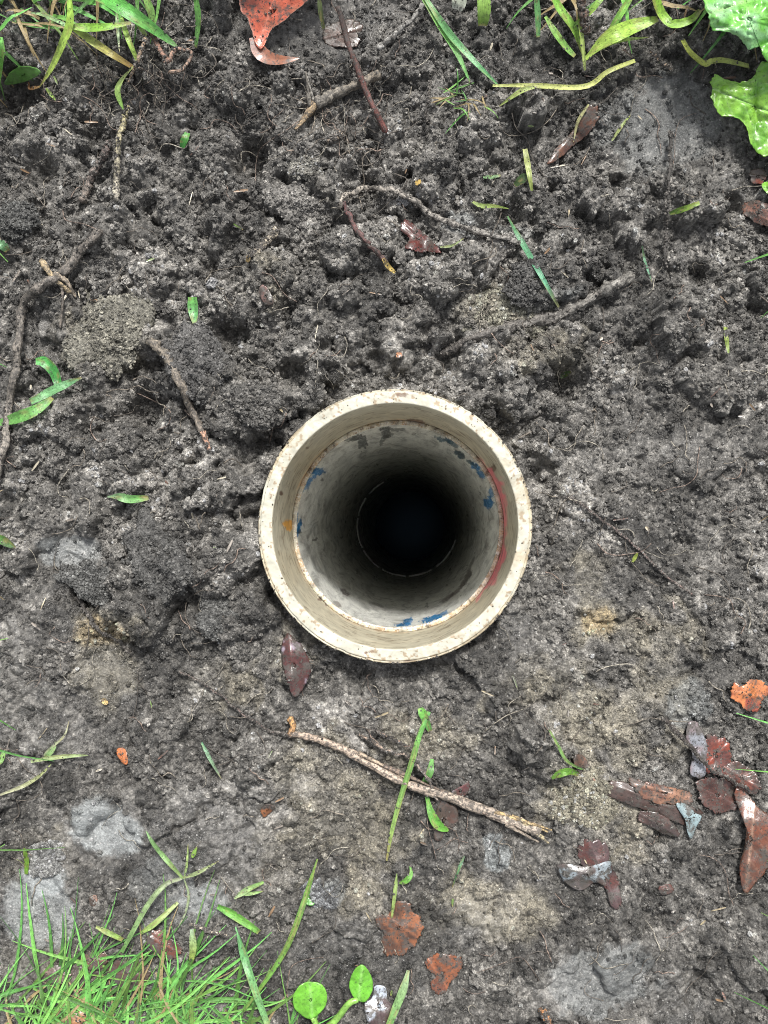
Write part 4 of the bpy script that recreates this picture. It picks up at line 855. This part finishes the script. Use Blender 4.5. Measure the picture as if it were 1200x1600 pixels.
leaf('fallen_leaf', 'pointed bluish wet leaf tip under the pinkish strip', 'leaf', [(1056, 1256), (1072, 1256), (1086, 1270), (1096, 1276), (1086, 1296), (1080, 1312), (1074, 1300), (1070, 1280)], 2.2, (.22, .28, .29), M_WETLEAF, rib=((1062, 1258), (1080, 1310)), amp=1.2, nr=10, nt=50, seed=39, domed=.8, colr=(.22, .3, .32))
leaf('fallen_leaf', 'blackened wet leaf with whitish patches, right of the round-leaved weed', 'leaf', [(586, 1540), (602, 1542), (606, 1562), (616, 1576), (610, 1600), (586, 1606), (572, 1590), (570, 1568), (582, 1558)], 2.5, (.07, .045, .045), M_WETLEAF, rib=((594, 1542), (592, 1600)), amp=1.5, nr=12, nt=60, seed=41, dark=silver(.02, .14, 17, (.36, .40, .46)))

# cones
def cone(cx, cy, lx, ly, rot, lab, c=(.055, .03, .028)):
    e = bpy.data.objects.new('alder_cone', None); C.objects.link(e); x, y, z = [float(q) for q in hit(cx, cy, 1.5)]; e.location = (x, y, z)
    e.rotation_euler = (0, 0, -math.radians(rot)); tag(e, lab, 'cone', 'small dark cones below the pipe')
    a = lx*PXM/2; b = ly*PXM/2
    th = np.linspace(0, math.pi, 14); V = []; nn = 16
    for t in th: V += [(-a*.9*math.cos(t), b*.82*math.sin(t)*math.cos(q), b*.82*math.sin(t)*math.sin(q)) for q in np.arange(nn)/nn*2*math.pi]
    mk('core', V, gridF(14, nn, True), np.zeros((14*nn, 3))+np.array(c)*.6, M_BARK, np.zeros((14*nn, 2)), e)
    # scales, one mesh shared
    sv_ = [(0, 0, 0), (.5, .45, .12), (.95, .30, .42), (1.0, 0, .5), (.95, -.30, .42), (.5, -.45, .12), (.55, 0, .38)]
    me = mk('scale', np.array(sv_)*b*.75, [(0, 1, 6), (1, 2, 6), (2, 3, 6), (3, 4, 6), (4, 5, 6), (5, 0, 6)], np.zeros((7, 3))+np.array(c)*1.3, M_BARK, np.zeros((7, 2)), e)
    first = True
    for i in range(6):
        t = math.pi*(.14+.72*i/5)
        for j in range(8):
            q = (j+.5*(i % 2))/8*2*math.pi
            pos = Vector((-a*.9*math.cos(t), b*.8*math.sin(t)*math.cos(q), b*.8*math.sin(t)*math.sin(q)))
            nrm = Vector((-b*math.cos(t)*.8, a*math.sin(t)*math.cos(q), a*math.sin(t)*math.sin(q))).normalized()
            tx = (Vector((1, 0, 0))*.8+nrm*.8).normalized(); ty = nrm.cross(tx).normalized(); tz = tx.cross(ty)
            s_ = me if first else me.copy()
            if not first: C.objects.link(s_); s_.parent = e
            first = False
            s_.matrix_local = Matrix.Translation(pos) @ Matrix((tx, ty, tz)).transposed().to_4x4()
cone(557, 1250, 44, 28, 55, 'larger dark cone below the stick')
cone(507, 1190, 22, 17, 20, 'small red-brown cone just under the stick', (.10, .035, .02))
cone(466, 1216, 26, 16, 30, 'small broken black cone left of the larger cone', (.04, .028, .022))

# ------------------------------------------------------------------ single blades of grass and green leaves
G1 = (.13, .30, .06); G2 = (.17, .38, .07); Gt = (.07, .30, .16); Gy = (.36, .42, .09); Gd = (.06, .13, .03); Gb = (.30, .22, .08); St = (.50, .46, .24)
BL = [
 ('right one of the two bright blades hanging from the top edge', [(660, -10, 16), (700, 50, 12), (735, 90, 8), (782, 137, 3)], 11, (.22,.46,.18), (.14,.44,.18), {}),
 ('left one of the two bright blades hanging from the top edge', [(662, 0, 14), (690, 45, 12), (715, 85, 8), (735, 130, 3)], 10, (.26,.52,.14), (.20,.50,.16), {}),
 ('blue-green blade above the pipe, pointing down right', [(793, 338, 4), (815, 378, 5), (842, 425, 5), (873, 480, 3)], 9, (.14,.30,.14), (.13,.42,.26), dict(tip=.4, base=.3)),
 ('short green blade piece at right under the thin stalk', [(1046, 334, 3), (1068, 327, 4), (1093, 317, 3)], 9, Gd, (.26,.40,.06), dict(tip=.6, base=.6)),
 ('thin yellow-green blade on the smooth mud at upper right', [(956, 220, 2), (972, 196, 4), (985, 180, 3)], 5, (.34,.42,.18), (.30,.40,.08), {}),
 ('short wide blade piece at upper left of the pipe', [(301, 464, 3), (302, 484, 4), (305, 507, 2)], 16, (.16,.42,.10), (.14,.44,.16), dict(tip=.35, base=.85)),
 ('tiny green piece in the soil at upper left', [(293, 208, 3), (288, 220, 4), (284, 232, 2)], 12, (.10,.32,.06), (.06,.26,.06), dict(tip=.5, base=.7)),
 ('lower left green blade beside the long root', [(-5, 662, 5), (30, 652, 7), (58, 640, 7), (82, 622, 5)], 18, (.22,.52,.14), (.16,.44,.10), dict(tip=.35, base=.5)),
 ('pointed blue-green blade right of the long root', [(48, 628, 6), (80, 612, 7), (105, 600, 7), (128, 590, 5)], 14, (.20,.44,.18), (.20,.44,.22), dict(tip=.1, base=.7)),
 ('curled green leaf above the two blades at left', [(56, 565, 7), (70, 566, 8), (84, 580, 8), (92, 602, 5)], 17, (.12,.52,.12), (.06,.28,.06), dict(tip=.7, base=.6, nc=5)),
 ('small bright leaf bit left of the pipe', [(168, 776, 2), (185, 776, 3), (205, 780, 4), (232, 778, 2)], 13, (.30,.44,.26), (.12,.42,.06), dict(tip=.5, base=.2, wpos=.5)),
 ('very thin blue-green blade at right middle', [(1003, 384, 3), (1008, 410, 4), (1019, 441, 2)], 4, (.2,.36,.2), (.12,.34,.22), {}),
 ('tiny yellow-green shoot at the right', [(1133, 511, 4), (1135, 530, 3), (1138, 552, 2)], 7, (.34,.44,.10), (.24,.34,.08), dict(tip=.4, base=.8)),
 ('long green blade crossing over the stick', [(670, 1112, 4), (655, 1150, 7), (642, 1195, 9), (625, 1250, 6), (612, 1300, 4), (604, 1345, 2)], 9, (.14,.42,.10), (.34,.48,.14), dict(tip=.3, base=.7)),
 ('folded green blade end at the top of the long blade', [(656, 1106, 4), (662, 1118, 5), (672, 1142, 2)], 13, (.18,.46,.08), (.14,.38,.10), dict(tip=.5, base=.6)),
 ('curved green leaf below the stick', [(667, 1244, 3), (673, 1268, 5), (684, 1288, 5), (701, 1298, 3)], 15, (.16,.40,.08), (.16,.46,.06), dict(tip=.2, base=.4, wpos=.6)),
 ('green blade end rising above the stick', [(675, 1186, 3), (672, 1205, 4), (664, 1222, 4), (662, 1235, 3)], 11, (.16,.40,.10), (.12,.26,.08), dict(tip=.6, base=.5)),
 ('thin pale shoot above the lobed brown leaf', [(620, 1365, 3), (617, 1395, 5), (612, 1434, 3)], 6, (.30,.44,.14), (.34,.46,.14), dict(tip=.5, base=.3)),
 ('tiny hooked green leaf above the lobed brown leaf', [(641, 1353, 3), (642, 1366, 4), (634, 1376, 4), (624, 1380, 3)], 9, (.16,.40,.08), (.20,.48,.08), dict(tip=.2, base=.3, wpos=.6)),
 ('small blue-green blade left of the stick end', [(315, 1160, 2), (328, 1185, 4), (346, 1217, 2)], 6, (.14,.36,.2), (.40,.52,.34), {}),
 ('wide green blade lying right of the grass sprig', [(340, 1416, 4), (360, 1426, 6), (382, 1440, 6), (405, 1456, 4)], 13, (.14,.40,.06), (.22,.50,.10), dict(tip=.6, base=.6)),
 ('long stem rising from the bottom grass to the round little leaf', [(496, 1342, 4), (484, 1380, 9), (468, 1430, 12), (448, 1480, 12), (420, 1525, 9), (380, 1580, 6)], 9, (.18,.34,.07), (.14,.32,.06), dict(tip=.5, base=.3)),
 ('pale green blade leaning at the bottom edge', [(638, 1516, 6), (630, 1545, 8), (618, 1575, 8), (606, 1606, 8)], 13, (.34,.46,.26), (.18,.42,.10), dict(tip=.7, base=.4)),
 ('blue-green blade at the bottom crossing the grass', [(368, 1448, 5), (382, 1495, 9), (398, 1545, 12), (420, 1605, 14)], 12, (.14,.38,.14), (.24,.5,.20), dict(tip=.7, base=.2)),
 ('green blade curving round the pale clod at right', [(858, 1140, 3), (872, 1165, 5), (885, 1188, 5), (905, 1200, 4), (920, 1203, 3)], 5, (.22,.36,.12), (.16,.34,.10), {}),
 ('curled green leaf capping the pale tan clod', [(862, 1216, 5), (875, 1208, 8), (890, 1205, 8), (904, 1210, 5)], 12, (.18,.36,.06), (.16,.40,.05), dict(tip=.4, base=.4, nc=5)),
 ('thin dark green blade below right of the cone', [(725, 1338, 2), (718, 1355, 4), (706, 1388, 2)], 5, (.10,.24,.12), (.08,.22,.10), {}),
 ('small green shoot by the left edge at lower left', [(38, 1325, 5), (42, 1345, 5), (41, 1366, 3)], 8, (.16,.28,.04), (.18,.38,.04), dict(tip=.6, base=.4)),
 ('yellow blade lying along the long brown leaf', [(920, 163, 7), (903, 190, 7), (896, 222, 5)], 5, (.46,.46,.22), (.44,.42,.22), {}),
 ('short yellow-green scrap above the pipe at right', [(755, 277, 3), (768, 277, 4), (782, 274, 3)], 6, (.2,.4,.16), (.36,.50,.3), dict(tip=.5)),
 ('yellowish shoot standing by the pit at upper right', [(820, 233, 8), (825, 262, 9), (831, 298, 4)], 9, (.44,.48,.18), (.30,.38,.10), dict(tip=.4, base=.8)),
 ('dull green leaf end low beside the yellowish shoot', [(826, 275, 3), (816, 280, 4), (804, 290, 3)], 14, (.06,.10,.04), (.07,.12,.04), dict(tip=.4)),
 ('small dark green blade right of the pit below', [(876, 590, 2), (885, 584, 3), (893, 580, 2)], 8, (.06,.11,.03), (.06,.12,.03), {}),
 ('tiny green speck of leaf right of the pipe', [(988, 878, 2), (996, 864, 3)], 6, (.30,.38,.08), (.26,.34,.06), dict(tip=.5, n=8)),
 ('green leaf corner at the left edge', [(-6, 838, 5), (8, 846, 5), (24, 856, 3)], 14, (.10,.24,.05), (.05,.12,.03), dict(tip=.2)),
 ('pale green scrap at the left edge above the root', [(-4, 378, 3), (5, 384, 4), (12, 392, 2)], 14, (.2,.4,.2), (.14,.34,.14), dict(tip=.5)),
 ('yellow blade fragment near the stringy root', [(738, 315, 3), (752, 322, 5), (770, 322, 4), (795, 326, 3)], 7, (.26,.34,.10), (.30,.42,.12), {}),
 ('thin arched pale green blade by the dark red leaf piece', [(688, 386, 3), (706, 384, 5), (725, 372, 3)], 4, (.36,.44,.2), (.3,.40,.18), {}),
]
for k, (lab, pts, wd, c0, c1, kw) in enumerate(BL):
    kw = dict(kw); kw.setdefault('n', 18); kw.setdefault('nc', 5); pts = [(p[0], p[1], p[2]*.8) for p in pts]; c0 = tuple(np.array(c0)*.85); c1 = tuple(np.array(c1)*.82)
    ribbon('grass_blade', lab, 'grass blade', pts, wd, c0=c0, c1=c1, seed=k, **kw)
# little yellow flakes
for k, (lab, pts, wd, c0) in enumerate([('yellow husk flake right of the stringy root', [(649, 287, 3), (658, 283, 3)], 8, (.62, .42, .12)),
    ('forked yellow bud scale above the pipe', [(598, 404, 4), (606, 416, 5), (617, 426, 3)], 8, (.68, .50, .16)),
    ('yellow splinter at upper left of the pipe', [(386, 410, 3), (391, 396, 4)], 7, (.62, .42, .14)),
    ('tiny orange grain just above the pipe rim', [(619, 556, 3), (628, 553, 3)], 9, (.60, .26, .12)),
    ('small yellow flake in the tan mud at lower left', [(160, 1092, 2), (168, 1100, 2)], 9, (.6, .42, .16))]):
    ribbon('plant_flake', lab, 'plant scrap', pts, wd, M_DEAD, c0=c0, c1=c0, n=8, nc=3, tip=.5, seed=k+70)

# broad crinkled leaves at top right
GL = [
 ('large crinkled pale green leaf filling the top right corner', [(1096, -60), (1098, 0), (1108, 26), (1112, 46), (1136, 50), (1158, 62), (1172, 80), (1186, 72), (1196, 92), (1215, 96), (1260, 60), (1280, -40), (1200, -90)], 30, (.30, .58, .27), (.16, .48, .07), ((1110, 20), (1270, -30)), 1.5),  # paler patches are whitish sheen put into the leaf colour
 ('lower crinkled yellow-green leaf at the right edge, spotted with mud', [(1113, 118), (1130, 122), (1146, 128), (1164, 128), (1180, 118), (1184, 104), (1205, 96), (1260, 130), (1270, 220), (1240, 260), (1204, 246), (1184, 238), (1172, 222), (1166, 198), (1150, 184), (1126, 180), (1114, 160)], 15, (.20, .42, .05), (.13, .34, .035), ((1116, 140), (1262, 200)), 1.5),
 ('edge of a third green leaf low at the right edge', [(1190, 290), (1200, 284), (1230, 290), (1232, 312), (1206, 306), (1196, 300)], 6, (.18, .40, .05), None, ((1190, 294), (1232, 300)), 1.0)]
for k, (lab, poly, h, c1, c2, rib, cr_) in enumerate(GL):
    leaf('green_leaf', lab, 'leaf', poly, h, c1, M_GREEN, colr=c2, rib=rib, vein_col=(.34, .56, .20), amp=4, freq=70, nr=30, nt=140, seed=60+k*4, jag=.05, veins=5, crinkle=cr_)
# round-leaved weed at the bottom
wd_ = bpy.data.objects.new('round_leaved_weed', None); C.objects.link(wd_); x, y, z = [float(q) for q in hit(500, 1600, 0)]; wd_.location = (x, y, z)
tag(wd_, 'small weed with two round bright green leaves at the bottom edge', 'plant')
def pleaf(poly, h, c1, rib, sd, **k):
    V, Fc, cc, uv = patch_geo(poly, h, c1, rib=rib, seed=sd, vein_col=(.24, .50, .12), veins=6, amp=1.2, nr=14, nt=64, jag=.02, **k)
    o = mk('leaf', V, Fc, cc, M_GREEN, uv, parent=wd_); o.location = -wd_.location
    s = o.modifiers.new('thickness', 'SOLIDIFY'); s.thickness = .0004; s.offset = -1
pleaf([(470, 1538), (486, 1534), (502, 1538), (511, 1552), (509, 1570), (498, 1584), (486, 1592), (472, 1586), (460, 1574), (458, 1556)], 11, (.15, .42, .04), ((488, 1590), (484, 1536)), 2, domed=1.5)
pleaf([(564, 1507), (574, 1514), (582, 1532), (580, 1552), (570, 1565), (558, 1562), (549, 1552), (546, 1536), (552, 1518)], 11, (.13, .39, .035), ((560, 1562), (566, 1510)), 3, domed=1.2)
for p_, w_ in (([(559, 1562, 11), (545, 1568, 10), (528, 1590, 8), (505, 1612, 4)], 9), ([(488, 1590, 10), (494, 1600, 8), (500, 1612, 3)], 8)):
    under(tube('leaf_stalk', None, None, p_, w_, w_*1.3, parent=wd_, m=M_GREEN, n=16, s=8, col=(.26, .50, .10), rough=.08), wd_)
leaf('green_leaf', 'tiny round green leaf beside the long stem at the bottom', 'leaf', [(478, 1394), (490, 1392), (494, 1402), (490, 1414), (480, 1414), (475, 1404)], 3, (.14, .38, .09), M_GREEN, rib=((484, 1393), (484, 1414)), nr=8, nt=36, amp=.5)
leaf('green_leaf', 'dull green half-hidden leaf in the top-left grass', 'leaf', [(14, 116), (30, 104), (50, 104), (64, 112), (56, 120), (36, 128), (8, 132)], 8, (.10, .24, .05), M_GREEN, rib=((10, 128), (62, 112)), nr=10, nt=50, amp=1.5)

# top-left tuft and top-right tuft: the blades one can follow are single things
TB = [
 ('thick bent stem of the top-left tuft, coming down to a curled tip', [(108, -10, 30), (110, 35, 24), (98, 70, 20), (82, 105, 16), (62, 136, 8)], 13, (.30,.50,.08), (.40,.52,.12), {}),
 ('dry curled end at the tip of the thick bent stem', [(62, 136, 8), (48, 138, 7), (45, 128, 6)], 7, (.40,.26,.12), (.34,.16,.08), {}),
 ('blade from the thick stem slanting down right, brown at its end', [(112, 42, 22), (140, 62, 19), (170, 82, 14), (208, 106, 7)], 12, (.38,.52,.12), (.28,.17,.07), dict(tip=.5, base=.7)),
 ('level green blade crossing right of the thick stem', [(112, 42, 22), (135, 44, 22), (165, 43, 21), (205, 36, 20)], 13, (.22,.40,.05), (.20,.42,.06), dict(tip=.3, base=.7)),
 ('thin bluish blade arching left of the thick stem', [(48, 20, 16), (70, 24, 20), (92, 34, 22), (112, 44, 21)], 6, (.24,.40,.18), (.26,.44,.20), dict(base=.3, tip=.6)),
 ('broad green blade sweeping from the top to the muddy slope', [(138, -14, 28), (175, 4, 26), (205, 22, 20), (240, 46, 14), (278, 74, 8)], 22, (.13,.48,.08), (.10,.26,.07), dict(tip=.15, base=.8)),
 ('thin upright blade hanging right of the thick stem', [(182, 12, 14), (184, 45, 12), (187, 82, 8)], 5, (.30,.50,.20), (.50,.58,.40), {}),
 ('slanting green blade ending at the rootlet', [(190, 28, 14), (200, 60, 12), (215, 95, 8)], 8, (.28,.44,.08), (.30,.46,.10), dict(tip=.6, base=.6)),
 ('yellow-green blade from the broad blade down to the rootlet', [(198, 8, 16), (215, 35, 14), (228, 56, 12)], 8, (.30,.48,.10), (.40,.50,.18), dict(tip=.6, base=.6)),
 ('green tip above the pale straight root', [(208, 104, 10), (190, 126, 10), (184, 145, 9), (193, 172, 8)], 9, (.44,.50,.20), (.24,.46,.10), dict(wpos=.6, base=.3)),
 ('upright blade pair at the top between tuft and red leaf', [(305, -10, 14), (310, 30, 12), (306, 74, 5)], 9, (.14,.36,.08), (.16,.36,.10), dict(tip=.4, base=.7)),
 ('light green vertical blade at the left edge', [(2, 58, 14), (3, 90, 12), (-2, 128, 8)], 14, (.22,.54,.14), (.18,.48,.08), dict(tip=.5, base=.4)),
 ('short light blades at the top right of the tuft', [(226, -8, 16), (236, 18, 14), (238, 36, 10)], 11, (.26,.48,.12), (.30,.50,.16), dict(tip=.6, base=.8)),
 ('small green tip below the curled end', [(72, 138, 5), (80, 148, 5), (88, 158, 3)], 5, (.20,.34,.06), (.26,.42,.08), {}),
 ('dark upright stalk left of the dark red twig', [(498, -10, 14), (501, 20, 12), (506, 46, 6)], 7, (.08,.11,.04), (.10,.13,.05), dict(tip=.6)),
 # top right
 ('broad yellow-green blade in the top right tuft', [(915, 92, 12), (945, 64, 16), (985, 44, 18), (1028, 30, 17)], 24, (.36,.50,.10), (.28,.48,.07), dict(tip=.3, base=.25, wpos=.5)),
 ('thinner blade under the broad yellow-green one', [(920, 86, 10), (960, 66, 12), (1014, 58, 10)], 7, (.34,.46,.10), (.34,.48,.14), {}),
 ('yellow straw stem lying across at top right', [(770, 134, 4), (830, 134, 7), (912, 136, 8), (950, 112, 9), (992, 95, 7)], 8, (.42,.46,.16), (.44,.48,.14), dict(tip=.7, base=.5)),
 ('thin branch blade forking down left from the straw stem', [(836, 136, 6), (815, 142, 5), (780, 166, 3)], 8, (.36,.44,.14), (.30,.40,.12), {}),
 ('blade rising left of the broad blade at top right', [(852, 26, 14), (868, 52, 12), (885, 75, 9), (898, 88, 6)], 10, (.24,.46,.10), (.20,.40,.10), dict(tip=.6, base=.5)),
 ('blade leaning right from the top edge toward the straw', [(862, -8, 20), (875, 15, 16), (898, 48, 10), (912, 85, 6)], 12, (.22,.48,.08), (.26,.46,.08), dict(tip=.5, base=.8)),
 ('short upright blade left of the top right tuft', [(838, -6, 14), (840, 25, 10), (841, 58, 5)], 9, (.14,.34,.12), (.14,.32,.12), dict(tip=.6, base=.8)),
 ('arched blade looping from the top edge at right', [(1022, -10, 20), (1032, 20, 20), (1050, 38, 19), (1078, 32, 16), (1094, 16, 12)], 14, (.26,.48,.06), (.24,.44,.06), dict(tip=.4, base=.9)),
 ('upright green blade right of the brown stem', [(904, 14, 16), (908, 50, 13), (914, 110, 5)], 7, (.28,.42,.08), (.38,.46,.16), dict(tip=.5, base=.7)),
 ('diagonal blade crossing behind the brown stem', [(945, -8, 18), (920, 20, 14), (892, 44, 10)], 9, (.26,.46,.08), (.22,.42,.08), dict(tip=.4, base=.8)),
 ('blade crossing the top edge right of the brown stem', [(988, -8, 18), (968, 24, 14), (952, 48, 9)], 10, (.20,.44,.07), (.16,.34,.06), dict(tip=.5, base=.8)),
 ('yellow stem bending under the big crinkled leaf', [(1066, 62, 9), (1078, 82, 10), (1100, 100, 10), (1112, 96, 9), (1132, 95, 8), (1170, 104, 5)], 9, (.44,.50,.10), (.40,.46,.14), dict(tip=.8, base=.7)),
 ('pale yellow-green leaf end standing at top centre right', [(755, -12, 14), (756, 18, 12), (754, 40, 6)], 20, (.26,.44,.10), (.16,.28,.05), dict(tip=.6, base=.9, nc=5)),
 ('whitish worn leaf end at the top edge', [(718, -10, 10), (717, 5, 9), (714, 15, 6)], 22, (.34,.38,.28), (.46,.47,.42), dict(tip=.6, base=.9, nc=5)),
 # lower left sprig
 ('upper left arm of the grass sprig at lower left', [(286, 1372, 8), (262, 1345, 10), (240, 1318, 8), (228, 1298, 5)], 8, (.22,.36,.12), (.18,.34,.14), {}),
 ('right arm of the grass sprig at lower left', [(286, 1372, 8), (312, 1362, 9), (342, 1345, 5)], 6, (.30,.38,.20), (.30,.40,.16), {}),
 ('left arm of the grass sprig running down into the grass', [(284, 1372, 8), (258, 1382, 12), (232, 1412, 14), (206, 1458, 12), (190, 1488, 8)], 8, (.34,.38,.24), (.14,.30,.08), dict(tip=.7, base=.6)),
 ('lower arm of the grass sprig curving down', [(288, 1374, 7), (295, 1398, 7), (290, 1425, 5), (278, 1450, 3)], 4, (.28,.36,.2), (.30,.36,.22), {}),
 ('short upper arm of the grass sprig', [(288, 1370, 8), (292, 1350, 8), (294, 1318, 4)], 4, (.26,.36,.16), (.26,.38,.10), {}),
 ('second short green tip above the sprig', [(300, 1340, 3), (308, 1323, 4)], 7, (.22,.38,.08), (.28,.46,.10), dict(n=8)),
 ('leaning yellowish blade under the sprig', [(220, 1458, 5), (245, 1440, 7), (278, 1410, 4)], 9, (.22,.36,.08), (.38,.46,.20), dict(tip=.5)),
 ('short bright blade left of the sprig, in the grass', [(150, 1448, 6), (172, 1458, 7), (192, 1468, 6)], 9, (.40,.52,.20), (.24,.40,.08), dict(tip=.7)),
 ('green blade end hanging below the sprig', [(300, 1452, 6), (302, 1480, 7), (299, 1503, 5)], 11, (.22,.32,.20), (.42,.54,.10), dict(tip=.5)),
 ('pair of short striped blades right of the sprig', [(366, 1404, 4), (386, 1390, 6), (412, 1378, 5)], 9, (.34,.44,.24), (.20,.38,.10), dict(tip=.4, base=.4)),
 ('small blade just under the striped pair', [(372, 1396, 3), (392, 1396, 5), (412, 1392, 3)], 6, (.30,.42,.18), (.22,.38,.12), {}),
 ('long pale stem lying at the left edge above the clod', [(0, 1242, 2), (36, 1228, 4), (62, 1212, 5), (80, 1194, 3)], 6, (.40,.40,.26), (.32,.38,.14), {}),
 ('horizontal pale blade at the left edge', [(48, 1190, 3), (80, 1184, 5), (110, 1181, 5), (138, 1180, 3)], 7, (.34,.42,.20), (.30,.40,.18), {}),
 ('thin arched blade above the horizontal pale one', [(62, 1190, 3), (76, 1172, 5), (100, 1150, 5), (108, 1126, 3)], 4, (.30,.36,.20), (.34,.34,.24), {}),
 ('short green blade crossing the horizontal pale one', [(70, 1184, 4), (82, 1172, 5), (88, 1158, 4)], 8, (.20,.34,.12), (.26,.38,.18), {}),
 ('green tip at the left edge beside the pale blades', [(-6, 1196, 5), (2, 1186, 6), (8, 1172, 4)], 10, (.18,.38,.08), (.26,.44,.14), {}),
]
for k, (lab, pts, wd, c0, c1, kw) in enumerate(TB):
    kw = dict(kw); kw.setdefault('n', 20); kw.setdefault('nc', 5)
    ribbon('grass_blade', lab, 'grass blade', pts, wd, c0=c0, c1=c1, seed=k+100, **kw)

# ------------------------------------------------------------------ masses of grass
def ribbon_world(P, hw, fold, c0, c1, seed):
    n = len(P); T, B, U = frames(P); u = np.linspace(0, 1, n); v = np.array([-1., 0, 1.])
    prof = np.where(u < .3, .6+.4*u/.3, np.clip((1-u)/.7, .06, 1)**.7)*hw
    V = (P[:, None, :]+B[:, None, :]*(v[None]*prof[:, None])[..., None]+U[:, None, :]*(np.abs(v)[None]*prof[:, None]*fold)[..., None]).reshape(-1, 3)
    cc = np.repeat(np.array(c0)[None]*(1-u[:, None])+np.array(c1)[None]*u[:, None], 3, 0)
    L = .06
    return V, gridF(n, 3), cc, np.stack([np.repeat(u*6, 3), np.tile(v, n)+seed*3.1], 1)
def ground_z(x, y):
    ins = (x > GX[0]) & (x < GX[-1]) & (y > GY[0]) & (y < GY[-1]); return np.where(ins, samp(HE, x, y), base_h(x, y))
def mass(name, label, n, sampler, ln, wd, seed, lean=(0, 0), up=(.35, .9), nseg=8, brown=.12):
    rr = random.Random(seed); gs = []
    while len(gs) < n:
        s_ = sampler(rr)
        if s_ is None: continue
        x, y = s_; a = rr.uniform(0, 6.28); L_ = rr.uniform(*ln); el = rr.uniform(*up)
        dx, dy = math.cos(a)+lean[0], math.sin(a)+lean[1]; q = math.hypot(dx, dy)+1e-6; dx /= q; dy /= q
        t = np.linspace(0, 1, nseg); bend = rr.uniform(-.7, .7)
        hx = x+L_*(dx*t-dy*bend*t*t*.5); hy = y+L_*(dy*t+dx*bend*t*t*.5)
        z0_ = ground_z(hx, hy); z = z0_+.001+L_*el*(t*(1-t)*1.5+.10*t); 
        P = np.stack([hx, hy, z], 1)
        if rr.random() < brown: c0 = (.30, .24, .12); c1 = (.38, .29, .15)
        else:
            k = rr.uniform(.65, 1.25); yel = rr.random()**2.2; k *= rr.choice([.45, .65, .85, 1, 1.15]); c0 = (.12*k+.06*yel, .31*k+.05*yel, .07*k); c1 = (.17*k+.12*yel, .52*k+.08*yel, .12*k+.03*yel)
        gs.append(ribbon_world(P, rr.uniform(*wd)*.5, .4, c0, c1, rr.randint(0, 40)))
    V, Fc, cc, uv = join(gs)
    return tag(mk(name, V, Fc, cc, M_GRASS, uv, recentre=False), label, 'grass', kind='stuff')
def s_bl(rr):      # bottom left, root points
    if not hasattr(s_bl, 'c'): s_bl.c = [(rr.uniform(-60, 470), rr.uniform(1480, 1720), rr.uniform(6, 26)) for _ in range(95)]
    c_ = rr.choice(s_bl.c); px = rr.gauss(c_[0], c_[2]); py = rr.gauss(c_[1], c_[2]*.8)
    edge_ = 1535-50*math.exp(-((px-180)/110)**2)+.06*px*0+max(0, px-330)*.55
    if py < edge_+rr.expovariate(1/20.): return None
    return p2w(px, py)
mass('grass', 'fresh green grass lying over the soil at the bottom left', 620, s_bl, (.02, .08), (.0007, .0029), 3, (.95, .05), (.02, .10), brown=.09)
def s_tl(rr):
    px = rr.uniform(-100, 300); py = rr.uniform(-160, 110)
    if py > 95-.42*max(0, px) : return None
    return p2w(px, py)
mass('grass', 'green and brown grass at the top left corner', 380, s_tl, (.018, .05), (.0015, .0036), 4, (.1, -.2), (.2, .6), brown=.4)
def s_tr(rr):
    px = rr.uniform(830, 1300); py = rr.uniform(-160, 85)
    if py > 20+.16*(px-830)*rr.random(): return None
    return p2w(px, py)
mass('grass', 'green and straw-coloured grass along the top right edge', 150, s_tr, (.018, .045), (.0015, .0038), 5, (-.1, -.25), (.2, .6), brown=.35)
def s_tm(rr):
    px = rr.gauss(715, 22); py = rr.gauss(175, 16); return p2w(px, py)
mass('grass', 'small tuft of short yellowish blades in the soil below the two bright blades', 22, s_tm, (.008, .02), (.0008, .0014), 6, (0, -.3), (.1, .4), brown=.45)
def s_out(rr):     # the lawn beyond the picture
    x = rr.gauss(0, .62); y = rr.gauss(0, .70)
    px, py = w2p(x, y)
    if -75 < px < 1290 and -150 < py < 1720: return None
    if abs(x) > 1.8 or abs(y) > 1.8: return None
    return x, y
mass('grass', 'lawn grass around the dug patch of soil', 9000, s_out, (.03, .085), (.0018, .0036), 8, (0, 0), (.4, 1.0), nseg=5, brown=.1)

# ------------------------------------------------------------------ crumbs last: they cling to what has been laid down
tag(crumbs('soil_crumbs', 270000, .00035, .0016, 1.9, 2, .7, 1.0), 'loose dark crumbs of wet soil over the whole ground', 'soil', kind='stuff')
tag(crumbs('soil_lumps', 3000, .0016, .0036, 2.0, 4, 1.0, 0.0, .22), 'larger dark lumps of crumbly soil lying about the ground', 'soil', kind='stuff')
